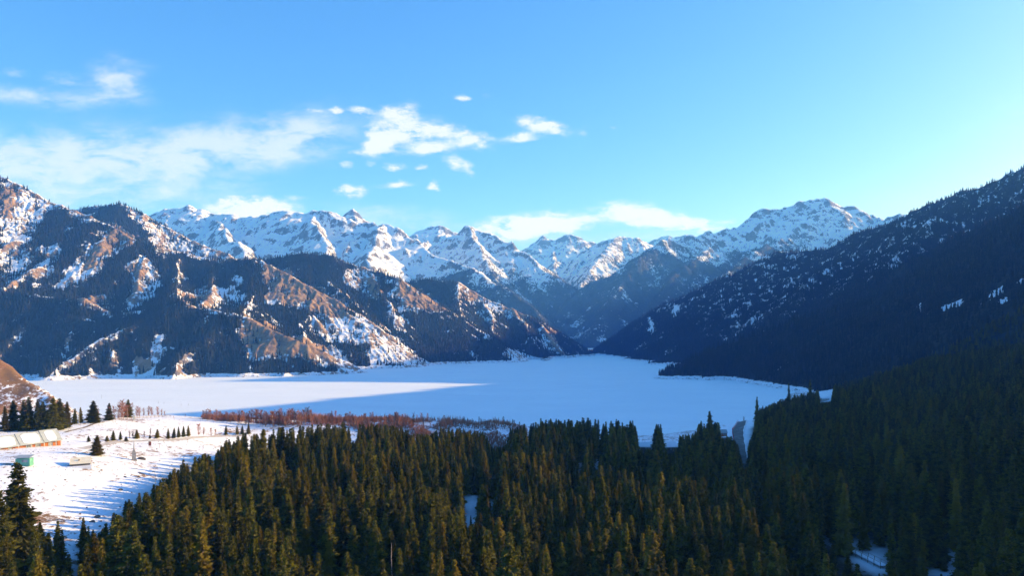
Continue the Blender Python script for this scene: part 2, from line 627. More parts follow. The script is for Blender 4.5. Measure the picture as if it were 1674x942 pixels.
M = {}
M['lake'] = mat_lake()
M['near'] = mat_land('snowy_meadow_ground', 'near')
M['slope'] = mat_land('snow_and_dry_grass_slope', 'slope')
M['right'] = mat_land('shaded_forest_slope', 'right')
M['far'] = mat_land('snow_and_rock', 'far')
M['needle'] = mat_needles('spruce_needles', (0.022, 0.030, 0.006), (0.125, 0.120, 0.011), (0.185, 0.135, 0.015))
M['needle_far'] = plain('far_spruce_needles', (0.005, 0.011, 0.010), (0.016, 0.020, 0.011), 0.02, 0.9, 0.0)
M['bark'] = plain('spruce_bark', (0.09, 0.06, 0.045), (0.15, 0.11, 0.09), 2.0, 0.9)
M['birch_bark'] = plain('pale_birch_bark', (0.62, 0.52, 0.42), (0.30, 0.24, 0.20), 1.5, 0.8)
m_, t = new_mat('birch_twigs')
rnd = t.node('ShaderNodeObjectInfo').outputs['Random']
n_ = t.noise(t.node('ShaderNodeNewGeometry').outputs['Position'], .11, 4.0, .6)
c_ = t.mix(t.ss(n_, .40, .62), (0.46, 0.17, 0.085), (0.33, 0.17, 0.11))
c_ = t.mix(t.m('MULTIPLY', rnd, .6), c_, (0.24, 0.13, 0.10))
finish(t, c_, .85)
M['twig_mix'] = m_
M['twig'] = plain('red_brown_twigs', (0.50, 0.16, 0.085), (0.30, 0.10, 0.06), 0.4, 0.85)
M['twig_grey_shade'] = plain('grey_and_shaded_twigs', (0.16, 0.11, 0.10), (0.10, 0.07, 0.07), 0.4, 0.85)  # grey dead twigs, and the shaded tone of the right-hand birches

#@@LAND
# ------------------------------------------------------------------ frozen lake, one sheet to the horizon
def quad(name, x0, x1, y0, y1, z, mat):
    return obj(name, np_mesh(name, [(x0, y0, z), (x1, y0, z), (x1, y1, z), (x0, y1, z)], [[0, 1, 2, 3]]), mat)


tag(quad('frozen_lake', -15000, 15000, -4000, 18000, 0.0, M['lake']), kind='structure')


def ridge(*pts, sl=0.66, sr=0.66):
    return ([P(*p) for p in pts], sl, sr)


# ---- left mountains across the lake
LA = Land(-2700, 560, 1600, 3900, 4.0)
warp(LA, 260, 26, 70, 9, 3)
A_top = ridge((-330, 215, 2950), (-60, 275, 2900), (0, 291, 2850), (35, 304, 2850), (75, 328, 2800), (120, 342, 2750), (150, 356, 2700), (185, 376, 2650),
              (215, 394, 2600), (250, 405, 2600), (300, 416, 2650), (340, 424, 2650), (375, 431, 2650), (425, 425, 2600), (440, 434, 2560),
              (470, 448, 2520), (520, 475, 2470), (560, 497, 2430), (600, 528, 2400), (660, 572, 2350), (705, 600, 2310), sl=0.7, sr=0.62)
A_front = ridge((-300, 455, 2200), (0, 484, 2100), (100, 490, 2080), (140, 492, 2050), (190, 517, 2030), (230, 513, 2020), (285, 496, 2020), (330, 507, 2010),
                (395, 518, 2000), (440, 538, 1960), (500, 564, 1930), (560, 590, 1950), (600, 609, 1960), sl=0.6, sr=0.72)
A_back = ridge((20, 390, 3450), (90, 352, 3400), (120, 343, 3400), (160, 339, 3400), (195, 336, 3400), (230, 350, 3400), (255, 364, 3400), (300, 388, 3350), (340, 405, 3300),
               (375, 420, 3250), (410, 446, 3200), sl=0.6, sr=0.66)
A3 = ridge((400, 446, 3100), (430, 426, 3050), (490, 416, 3000), (540, 421, 3000), (570, 434, 3000), (600, 444, 2980), (625, 452, 2950), (650, 458, 2900),
           (680, 478, 2850), (720, 503, 2800), (745, 518, 2780), (790, 545, 2700), (830, 580, 2620), (850, 594, 2560), sl=0.6, sr=0.62)
A4 = ridge((640, 462, 3550), (700, 459, 3500), (750, 464, 3450), (790, 486, 3400), (840, 508, 3350), (875, 524, 3300), (900, 540, 3280), (930, 560, 3300),
           (965, 579, 3340), sl=0.6, sr=0.62)
RA = [A_top, A_front, A_back, A3, A4,
      ridge((40, 310, 2850), (35, 360, 2650), (30, 410, 2450), (20, 470, 2250)),
      ridge((100, 335, 2780), (90, 380, 2620), (75, 420, 2450), (55, 470, 2280)),
      ridge((185, 376, 2650), (165, 400, 2550), (130, 435, 2420), (95, 478, 2250)),
      ridge((250, 405, 2600), (235, 430, 2480), (225, 460, 2350), (212, 505, 2150)),
      ridge((300, 416, 2650), (290, 450, 2450), (285, 488, 2100)),
      ridge((375, 431, 2650), (360, 450, 2500), (345, 475, 2350), (330, 500, 2100)),
      ridge((425, 425, 2600), (420, 455, 2480), (405, 490, 2300), (395, 516, 2030)),
      ridge((520, 475, 2470), (510, 505, 2350), (495, 540, 2200), (480, 570, 2020), (470, 612, 1790)),
      ridge((600, 528, 2400), (590, 550, 2300), (575, 575, 2180)),
      ridge((395, 518, 2000), (400, 550, 1930), (410, 585, 1840)),
      ridge((285, 496, 2020), (265, 540, 1930), (235, 612, 1760)),
      ridge((100, 490, 2080), (80, 540, 1980), (60, 600, 1880)),
      ridge((490, 416, 3000), (520, 450, 2850), (560, 480, 2700), (590, 505, 2560)),
      ridge((600, 444, 2980), (620, 475, 2800), (640, 510, 2620), (680, 560, 2480), (700, 590, 2400)),
      ridge((680, 478, 2850), (695, 510, 2720), (715, 550, 2600), (740, 590, 2480)),
      ridge((790, 486, 3400), (800, 520, 3150), (820, 560, 2900), (840, 585, 2720)),
      ridge((840, 508, 3350), (860, 540, 3120), (880, 575, 2880), (895, 590, 2680)),
      ridge((875, 524, 3300), (900, 556, 3100), (925, 580, 2980)),
      ridge((750, 464, 3450), (745, 500, 3150), (770, 535, 2900), (790, 570, 2700))]
RA += spurs(A_top[0], 22, 0.78, 0.45, 4, -1, base=60)
RA += spurs(A_front[0], 14, 0.8, 0.5, 5, -1, base=0)
RA += spurs(A3[0], 14, 0.78, 0.45, 6, -1, base=0)
RA += spurs(A4[0], 12, 0.78, 0.45, 7, -1, base=0)
RA += spurs(A_back[0], 8, 0.74, 0.45, 8, 0, base=150)
Z = field(LA.X, LA.Y, RA)
up = np.clip(Z / 120.0, 0, 1)
Z += up * (ridged(LA.X, LA.Y, 95, 5, 31) * 7.0 - 4 + fbm(LA.X, LA.Y, 420, 3, 41) * 10)
Z = blur(Z, 1)
Z = erode(Z, 4.0, 60000, 5, 45, 3, 0.22, 1.0)
Z += np.clip(Z / 60.0, 0, 1) * (ridged(LA.X, LA.Y, 46, 4, 35, 0.55) * 3.6 - 1.5)
LA.Z = Z

# ---- right mountains: the long forested crest, the dark nearer one and the shoulder beyond the frame
LD = Land(150, 2600, 60, 4100, 5.0)
warp(LD, 300, 30, 80, 9, 5)
D_top = ([(2300, 2700, 800), (2050, 2560, 740)] + [P(*p) for p in ((1674, 290, 2500), (1640, 295, 2550), (1600, 308, 2600), (1540, 331, 2700), (1480, 358, 2850), (1430, 378, 2950),
         (1400, 390, 3050), (1360, 410, 3100), (1320, 419, 3100), (1270, 419, 3150), (1230, 437, 3200), (1170, 465, 3350), (1100, 496, 3450),
         (1040, 533, 3550), (992, 577, 3600))], 0.6, 0.6)
E_top = ([P(*p) for p in ((1058, 621, 1715), (1068, 615, 1725), (1083, 606, 1735), (1111, 595, 1745), (1120, 589, 1755), (1151, 576, 1775), (1220, 556, 1790), (1300, 531, 1780), (1400, 499, 1750),
         (1500, 462, 1680), (1600, 427, 1590), (1674, 396, 1520))] + [(1330, 1570, 440), (1570, 1640, 585)], 0.55, 0.6)
OUT = ([(1850, 2480, 690), (1740, 2140, 478), (1570, 1640, 585), (1610, 1250, 560), (1610, 980, 512), (1660, 770, 505), (1750, 500, 520), (1800, 100, 560)], 0.47, 0.6)  # unseen crest, shaped so its shadow falls over lake and near forest
RD = [D_top, E_top, OUT,
      ([(1570, 1640, 585), (1300, 1300, 380), (1050, 1050, 215), (800, 950, 110)], 0.5, 0.5),
      ([(1610, 980, 512), (1300, 800, 320), (1000, 650, 180), (700, 560, 95)], 0.42, 0.42)]
RD += spurs(D_top[0], 20, 0.7, 0.42, 14, -1, base=0)
RD += spurs(E_top[0][3:12], 12, 0.66, 0.42, 15, -1, base=0)
Z = field(LD.X, LD.Y, RD)
up = np.clip(Z / 150.0, 0, 1)
Z += up * (ridged(LD.X, LD.Y, 120, 5, 51) * 8.0 - 4 + fbm(LD.X, LD.Y, 500, 3, 61) * 8)
Z = blur(Z, 1)
Z = erode(Z, 5.0, 50000, 4, 40, 8, 0.2, 1.0)
Z += np.clip(Z / 100.0, 0, 1) * (ridged(LD.X, LD.Y, 60, 4, 55, 0.55) * 4.5 - 2 + np.clip((LD.Y - 2100) / 300, 0, 1) * np.clip(Z / 300, 0, 1) * (ridged(LD.X, LD.Y, 190, 4, 57) * 15 - 8))
LD.Z = Z

# ---- far snowy ranges
LB = Land(-6300, 6300, 3650, 13000, 15.0)
warp(LB, 900, 80, 240, 30, 7)
B = [ridge((60, 400, 6600), (180, 380, 6500), (255, 353, 6500), (285, 344, 6500), (325, 347, 6500), (345, 358, 6500), (385, 358, 6400), (400, 364, 6400), (440, 357, 6400),
           (510, 350, 6300), (545, 357, 6300), (600, 371, 6200), (625, 366, 6100), (650, 381, 6000), (680, 402, 5900), (705, 422, 5700), (740, 440, 5500),
           (780, 455, 5300), (830, 482, 5000), (880, 520, 4700), (920, 552, 4500)),
     ridge((540, 368, 7500), (575, 352, 7500), (610, 368, 7500)),
     ridge((668, 398, 8500), (690, 378, 8500), (715, 372, 8500), (740, 382, 8500), (765, 398, 8500)),
     ridge((690, 415, 7000), (735, 392, 7000), (765, 378, 7000), (800, 390, 6900), (830, 406, 6700), (865, 427, 6500), (900, 450, 6300), (945, 480, 6000), (965, 520, 5500), (975, 565, 4800)),
     ridge((855, 412, 10500), (885, 392, 10500), (905, 398, 10500), (925, 391, 10500), (950, 397, 10500), (985, 408, 10500)),
     ridge((930, 440, 8800), (955, 418, 9000), (980, 401, 9000), (1010, 389, 9000), (1040, 392, 9000), (1065, 403, 9000), (1110, 420, 9000)),
     ridge((1040, 405, 12000), (1080, 388, 12000), (1100, 393, 12000), (1130, 390, 12000), (1170, 400, 12000)),
     ridge((950, 482, 5900), (975, 468, 6000), (1010, 450, 6050), (1045, 425, 6150), (1075, 402, 6250), (1100, 403, 6400), (1130, 392, 6500), (1180, 388, 6700),
           (1215, 378, 6800), (1250, 354, 6900), (1280, 350, 6900), (1310, 337, 6900), (1345, 333, 6900), (1365, 343, 6900), (1390, 344, 6900),
           (1415, 362, 6900), (1440, 362, 6600), (1475, 352, 6500), (1550, 340, 6500), (1800, 330, 6500)),
     ridge((1075, 402, 6250), (1040, 440, 5800), (1010, 480, 5400), (985, 520, 5000), (965, 550, 4700)),
     ridge((1170, 405, 6300), (1140, 430, 5900), (1100, 470, 5400), (1050, 520, 4900), (1010, 560, 4400)),
     ridge((1270, 400, 6300), (1230, 430, 5800), (1180, 465, 5200), (1120, 510, 4600)),
     ridge((625, 366, 6100), (610, 410, 5500), (600, 450, 4900)),
     ridge((510, 350, 6300), (520, 390, 5800), (540, 430, 5200)),
     ridge((345, 358, 6500), (370, 385, 6000), (400, 420, 5300)),
     ridge((765, 378, 7000), (780, 410, 6500), (800, 440, 6000), (840, 490, 5400), (900, 540, 4800)),
     ridge((1010, 389, 9000), (985, 420, 8300), (960, 450, 7600), (950, 475, 7000))]
RB = [(p, 0.78, 0.78) for p, _, _ in B]
for k, bq in enumerate(B[:8]):
    RB += spurs(bq[0], 6 if k not in (0, 7, 3) else 12, 0.82, 0.5, 70 + k, 0, base=200, lmin=0.3)
Z = field(LB.X, LB.Y, RB)
up = np.clip(Z / 500.0, 0, 1)
Z += up * (ridged(LB.X, LB.Y, 420, 6, 81, 0.52) * 42 - 30 + fbm(LB.X, LB.Y, 1500, 3, 91) * 30)
Z = erode(Z, 15.0, 50000, 5, 45, 9, 0.25, 1.0)
Z += np.clip(Z / 500.0, 0, 1) * (ridged(LB.X, LB.Y, 150, 4, 83, 0.55) * 13 + ridged(LB.X + LB.Y * .5, LB.Y * .4, 60, 3, 87, 0.55) * 5)
LB.Z = Z

# ---- near bank: meadow, forest ground, lake shore
LG = Land(-900.0, 900.0, 60.0, 1620.0, 3.0)
ctl = [(-700, 100, 70), (-400, 100, 68), (-150, 100, 55), (0, 100, 40), (200, 100, 46), (400, 100, 80), (700, 100, 150),
       (-500, 200, 70), (-300, 200, 67), (-140, 195, 60), (-60, 200, 47), (50, 200, 40), (150, 210, 48), (260, 220, 66), (500, 220, 110), (800, 200, 180),
       (-400, 300, 70), (-212, 302, 68), (-168, 268, 65.5), (-130, 260, 57), (-100, 300, 50), (0, 300, 42), (150, 320, 44), (300, 330, 62), (500, 330, 98), (800, 350, 170),
       (-500, 420, 68), (-300, 370, 67), (-230, 410, 63), (-150, 400, 50), (-60, 400, 44), (-110, 460, 44), (-50, 460, 42), (0, 460, 41), (-170, 450, 47), (30, 400, 44), (110, 410, 40), (200, 430, 42), (350, 430, 64), (600, 450, 108), (850, 500, 160),
       (-360, 480, 60.5), (-280, 500, 58.5), (-600, 520, 58), (-236, 520, 54.5), (-170, 520, 53.5), (-109, 520, 53), (-63, 520, 51.5), (0, 520, 48.5), (60, 520, 40), (140, 540, 33),
       (216, 600, 33), (380, 600, 52), (518, 700, 82), (700, 700, 113),
       (-300, 600, 38), (-200, 600, 33), (-100, 600, 33), (0, 600, 28), (100, 640, 20), (235, 690, 29), (300, 690, 42), (330, 760, 20), (430, 800, 48), (520, 850, 72), (700, 950, 92),
       (-600, 700, 8), (-300, 700, 6), (-100, 700, 5), (60, 720, 4), (230, 800, 2), (340, 880, 2), (480, 1000, 10), (600, 1150, 30),
       (-800, 850, -6), (-400, 850, -6), (-100, 820, -6), (150, 840, -6), (300, 950, -6), (430, 1150, -6), (560, 1400, -4), (650, 1350, 12),
       (-800, 1200, -10), (-200, 1200, -10), (200, 1200, -10), (500, 1600, -10), (750, 1500, 12)]
C_ = np.array(ctl, float)


def rbf(X, Y):
    k = 170.0
    D = np.sqrt(((C_[:, None, :2] - C_[None, :, :2]) ** 2).sum(-1) + k * k * .05)
    wts = np.linalg.solve(D - 0.0 * np.eye(len(C_)), C_[:, 2] - 50)
    out = np.full(X.shape, 50.0)
    for (x, y, _), ww in zip(C_, wts):
        out += ww * np.sqrt((X - x) ** 2 + (Y - y) ** 2 + k * k * .05)
    return out


Z = rbf(LG.X, LG.Y).astype(float)
Z += fbm(LG.X, LG.Y, 60, 4, 12) * 1.6 * np.clip(Z / 10, 0, 1) + fbm(LG.X, LG.Y, 14, 3, 15) * 0.35
# brown hill behind the spruces at the left edge
HILL = [([P(-420, 500, 560), P(-200, 530, 545), P(0, 585, 530), P(30, 604, 525), P(60, 624, 518), P(95, 647, 508), P(118, 664, 500), P(132, 684, 490)], 1.5, 0.6)]
warp(LG, 60, 7, 20, 2.5, 17)
Zh = field(LG.X, LG.Y, HILL, -30)
Zh += ridged(LG.X, LG.Y, 30, 4, 19) * 1.6 - 1
hillmask = np.clip((Zh - Z) / 3.0 + 0.3, 0, 1)
Z = np.maximum(Z, Zh)
LG.Z = Z


def ground(x, y):
    return np.maximum(np.maximum(LG.sample(x, y), LD.sample(x, y)), 0.0)


def topx(x, y, z):
    return CX + F * x / y, HZ - F * (z - HC) / y


# ---- cover masks
def aspect(L):
    gx, gy = L.grad()
    n = np.sqrt(gx * gx + gy * gy + 1)
    return -gx / n, -gy / n, 1 / n


def inpoly(px, py, poly):
    c = np.zeros(px.shape, bool)
    n = len(poly)
    for i in range(n):
        x0, y0 = poly[i]
        x1, y1 = poly[(i + 1) % n]
        hit = ((y0 > py) != (y1 > py)) & (px < (x1 - x0) * (py - y0) / ((y1 - y0) or 1e-9) + x0)
        c ^= hit
    return c


ax_, ay_, az_ = aspect(LA)
bl = blur(ax_, 6)
PX, PY = topx(LA.X, LA.Y, LA.Z)
jx = PX + fbm(LA.X, LA.Y, 60, 3, 101) * 22
jy = PY + fbm(LA.X, LA.Y, 60, 3, 102) * 14
open_ = np.zeros(LA.X.shape)
brown = np.zeros(LA.X.shape)
# dry grass and snow faces turned to the sun, read off the photograph and lying on the slope there
OPEN = [[(0, 292), (75, 325), (110, 335), (70, 350), (60, 380), (0, 400)],
        [(0, 400), (40, 385), (48, 400), (25, 470), (0, 472)],
        [(28, 415), (48, 410), (30, 470), (15, 472)], [(80, 400), (105, 400), (70, 460), (50, 472), (55, 440)],
        [(165, 380), (215, 385), (200, 410), (150, 455), (95, 475), (105, 445)], [(110, 333), (155, 355), (140, 365), (108, 345)],
        [(210, 425), (248, 420), (258, 460), (250, 490), (205, 515), (210, 490), (215, 455)],
        [(135, 480), (160, 485), (190, 508), (140, 512)], [(250, 385), (300, 395), (380, 420), (340, 425), (250, 405)],
        [(425, 425), (470, 447), (560, 495), (640, 560), (700, 598), (600, 545), (560, 530), (470, 500), (430, 500), (436, 460)],
        [(300, 480), (340, 470), (400, 480), (400, 500), (330, 505)], [(385, 440), (395, 450), (380, 490), (370, 480)],
        [(395, 516), (470, 548), (560, 575), (602, 608), (560, 612), (500, 585), (430, 590), (398, 570)],
        [(245, 555), (275, 550), (262, 590), (255, 615), (218, 618), (225, 590), (245, 580)], [(112, 550), (122, 530), (112, 595), (102, 600)],
        [(560, 500), (640, 545), (700, 595), (640, 580), (590, 560), (540, 560), (500, 540), (520, 510)],
        [(565, 440), (610, 440), (600, 480), (570, 470)], [(590, 455), (612, 452), (620, 495), (605, 490)],
        [(640, 450), (690, 480), (745, 517), (700, 510), (655, 500), (635, 480)], [(650, 505), (665, 505), (655, 545), (645, 540)],
        [(745, 460), (790, 482), (840, 505), (850, 522), (800, 510), (760, 490)], [(790, 490), (800, 500), (798, 530), (785, 520)],
        [(825, 495), (865, 520), (855, 530), (825, 510)], [(870, 530), (885, 535), (915, 570), (925, 590), (900, 575)],
        [(885, 535), (912, 548), (905, 555)], [(832, 565), (880, 585), (900, 592), (835, 594)], [(700, 590), (640, 560), (600, 570), (605, 600), (690, 598)],
        [(200, 336), (255, 363), (375, 418), (340, 425), (262, 400), (235, 370)]]
BROWN = [[(0, 300), (30, 310), (20, 350), (0, 360)], [(180, 378), (212, 385), (165, 425), (120, 450), (130, 425)], [(215, 430), (235, 432), (238, 450), (215, 452)],
         [(135, 482), (160, 485), (188, 505), (150, 500)], [(425, 425), (470, 447), (560, 495), (570, 515), (545, 520), (500, 490), (470, 498), (435, 490), (432, 450)],
         [(300, 485), (335, 475), (350, 490), (310, 495)], [(395, 516), (470, 548), (540, 572), (500, 585), (420, 580), (398, 560)],
         [(590, 455), (612, 455), (622, 492), (608, 490)], [(645, 452), (690, 480), (745, 516), (700, 508), (655, 490)],
         [(825, 497), (862, 518), (850, 525)], [(890, 537), (912, 550), (900, 552)], [(225, 585), (255, 585), (250, 612), (222, 612)],
         [(180, 365), (205, 375), (230, 395), (215, 400), (180, 385)], [(750, 465), (785, 485), (770, 492)], [(262, 380), (285, 392), (270, 395)]]
for p in OPEN:
    open_[inpoly(jx, jy, p)] = 1
for p in BROWN:
    brown[inpoly(jx, jy, p)] = 1
open_ = np.maximum(open_, brown)
sunny = np.clip((bl - 0.26) * 6, 0, 1)
conv = blur(LA.Z, 2) - blur(LA.Z, 60)
for _ in range(1):
    conv = np.clip(conv, -12, 12)
LA.att['brown'] = np.clip(0.035 * conv * (open_ > 0) + blur(brown, 3) * 0.62 + 0.33 + 0.16 * sunny, 0, 1) * 0.9
woodA = np.clip(1 - blur(open_, 3), 0, 1)
cl = fbm(LA.X, LA.Y, 90, 4, 111)
densA = woodA * np.clip(1.55 + cl * 1.5 - sunny * 0.4, 0.0, 1) * (LA.Z > 3)
densA = np.clip(densA - 0.11 * np.clip(conv - 1.2, 0, 9) * np.clip(0.35 + sunny + 1.5 * fbm(LA.X, LA.Y, 160, 3, 115), 0, 1.3), 0, 1)
densA = np.maximum(densA, 0.55 * blur((conv < -1.6) * (open_ > 0) * 1.0, 1) * np.clip(.7 + cl * 2.5, 0, 1))
densA *= np.clip((LA.Z - 5) / 4, 0, 1)
densA = np.maximum(densA, 0.07 * (fbm(LA.X, LA.Y, 50, 3, 113) > 0.1))
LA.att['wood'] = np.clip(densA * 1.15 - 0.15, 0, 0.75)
LA.att['rock'] = np.clip(0.4 * open_ + 0.06 * np.clip(conv, 0, 8), 0, 1)

ax_, ay_, az_ = aspect(LD)
PX, PY = topx(LD.X, LD.Y, LD.Z)
cl = fbm(LD.X, LD.Y, 130, 5, 121, 0.6)
dD = np.clip(0.88 + cl * 1.2, 0.25, 1)
convD = np.clip(blur(LD.Z, 2) - blur(LD.Z, 50), -12, 12)
cf = fbm(LD.X, LD.Y, 26, 4, 123, 0.6)
upD = np.clip((LD.Z - 40) / 220, 0, 1) * np.clip((LD.Y - 2000) / 200, 0, 1)
dD = dD * (1 - upD) + upD * np.clip(0.75 + cf * 1.4 + cl * .4 - convD * 0.03, 0.30, 1)
low = LD.Y < 2000
dD = np.where(low, np.clip(0.97 + cl * 0.5, 0.7, 1), dD)
gap = np.zeros(LD.X.shape)
jx = PX + fbm(LD.X, LD.Y, 30, 3, 103) * 8
jy = PY + fbm(LD.X, LD.Y, 30, 3, 104) * 5
for p in [[(1537, 503), (1568, 492), (1576, 488), (1570, 500), (1540, 508)], [(1499, 506), (1504, 498), (1506, 504), (1500, 512)], [(1616, 480), (1642, 466), (1640, 478), (1620, 490)],
          [(1632, 495), (1650, 484), (1646, 496), (1630, 499)], [(1660, 462), (1674, 455), (1668, 468)], [(1100, 495), (1112, 500), (1104, 520), (1098, 510)],
          [(1060, 520), (1066, 520), (1070, 545), (1062, 545)]]:
    gap[inpoly(jx, jy, p)] = 1
dD *= 1 - gap
dD *= np.where(LD.Y < 2100, np.clip((LD.Z - 6) / 4, 0, 1), 1)
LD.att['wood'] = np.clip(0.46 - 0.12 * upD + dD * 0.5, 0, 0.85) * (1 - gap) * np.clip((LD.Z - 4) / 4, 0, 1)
LD.att['brown'] = np.zeros(LD.X.shape)
LD.att['rock'] = np.zeros(LD.X.shape)

PX, PY = topx(LB.X, LB.Y, LB.Z)
tl = 570 + fbm(LB.X, LB.Y, 500, 4, 131) * 240 + 250 * np.clip(LB.X / 1300, -0.5, 1)
LB.att['wood'] = np.clip((tl - LB.Z) / 260 + 0.5, 0, 1) * np.clip(0.85 + 0.6 * fbm(LB.X, LB.Y, 220, 4, 133), 0, 1)
LB.att['brown'] = np.zeros(LB.X.shape)
LB.att['rock'] = np.clip((LB.Z - 900) / 700, 0, 1) * 0.35 + np.clip((LB.Z - blur(LB.Z, 10)) / 26, -0.3, 0.45)

bm_ = fbm(LG.X, LG.Y, 45, 4, 141)
br = np.clip(0.34 + bm_ * 0.35, 0, 0.5)
br = np.where(hillmask > 0, np.maximum(br, 0.62 * hillmask + 0.25 * bm_), br)
far_b = np.clip((LG.Y - 430) / 80, 0, 1) * np.clip((LG.X + 330) / 60, 0, 1)
br = np.maximum(br, 0.45 * far_b)
LG.att['brown'] = br
XB = -92 - 0.2 * LG.Y
EDGE_U, EDGE_Y = [-.5, -.36, -.2, 0.0, .04, .24, .28, .33, .5], [330, 355, 480, 485, 480, 490, 570, 600, 900]
woodG = np.clip((LG.X - XB) / 18, 0, 1) * np.clip((np.interp(LG.X / LG.Y, EDGE_U, EDGE_Y) - 5 - LG.Y) / 15, 0, 1)
# openings of the forest where the snow shows, as outlines on the photograph, and the skyline of the near forest
GAPS = [[(1188, 690), (1228, 680), (1225, 700), (1222, 762), (1215, 766), (1204, 722), (1194, 712)],
        [(758, 812), (784, 808), (781, 850), (762, 860)], [(799, 812), (808, 812), (806, 838), (800, 835)],
        [(1392, 888), (1402, 892), (1412, 912), (1448, 934), (1440, 938), (1396, 918)], [(1430, 892), (1440, 895), (1440, 925), (1425, 915)],
        [(1550, 903), (1562, 903), (1566, 942), (1548, 942)], [(1514, 926), (1536, 928), (1536, 942), (1512, 942)],
        [(1345, 876), (1357, 876), (1356, 890), (1347, 890)], [(945, 756), (954, 755), (952, 768), (946, 770)], [(974, 754), (982, 753), (979, 767), (972, 767)],
        [(1043, 721), (1067, 723), (1067, 734), (1043, 733)], [(1086, 726), (1106, 722), (1106, 738), (1086, 737)], [(793, 708), (815, 706), (832, 710), (826, 728), (808, 730), (798, 722)],
        [(1238, 794), (1242, 794), (1244, 812), (1240, 812)], [(1241, 820), (1246, 822), (1250, 832), (1244, 832)], [(664, 702), (700, 699), (705, 708), (668, 708)],
        [(682, 686), (715, 684), (712, 694), (684, 697)], [(570, 704), (584, 704), (584, 720), (572, 722)],
        [(1176, 700), (1192, 700), (1190, 714), (1178, 714)], [(1340, 640), (1362, 640), (1360, 656), (1340, 658)],
        [(1362, 890), (1368, 890), (1368, 896), (1362, 896)]]
MEADOW = [(-60, 690), (420, 690), (392, 712), (372, 716), (352, 734), (330, 742), (275, 768), (240, 800), (205, 815), (175, 850), (158, 872), (140, 850), (70, 868), (56, 800), (50, 745), (-60, 745)]
SKY_U = [380, 430, 480, 560, 600, 650, 700, 730, 760, 800, 850, 870, 950, 1060, 1095, 1100, 1135, 1145, 1175, 1180, 1230, 1250, 1290, 1330, 1400, 1500, 1590, 1700]
SKY_V = [712, 700, 694, 688, 690, 696, 702, 698, 700, 708, 696, 684, 682, 686, 692, 712, 708, 690, 690, 712, 712, 665, 645, 640, 614, 585, 570, 556]

wmask = woodG * 1.0
gm = np.zeros(LG.X.shape, bool)
PX, PY = topx(LG.X, LG.Y, LG.Z)
for p in GAPS:
    gm |= inpoly(PX, PY, [((u - sum(q[0] for q in p) / len(p)) * 1.25 + sum(q[0] for q in p) / len(p), (v - sum(q[1] for q in p) / len(p)) * 1.25 + sum(q[1] for q in p) / len(p)) for u, v in p])
gm |= inpoly(PX, PY, MEADOW)
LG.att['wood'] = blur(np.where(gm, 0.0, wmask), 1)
LG.att['brown'] = np.where(gm & (LG.X > -60), 0.15, LG.att['brown'])


def hides(x, y, z, h, r, polys):
    """True where a tree of that size would stand before one of the openings"""
    out = np.zeros(np.shape(x), bool)
    for t in np.linspace(0.03, 1.0, 14):
        u, v = topx(x, y, z + h * t)
        w_ = r * (1 - t) ** 0.8 / y * F
        for p in polys:
            for o_ in (-1, 0, 1):
                out |= inpoly(u + o_ * w_, v, p)
    return out


LG.build('ground', M['near'], cut=-3)
LA.build('left_mountains', M['slope'], cut=-3)
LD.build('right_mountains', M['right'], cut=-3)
LB.build('snowy_mountains', M['far'], cut=-3)

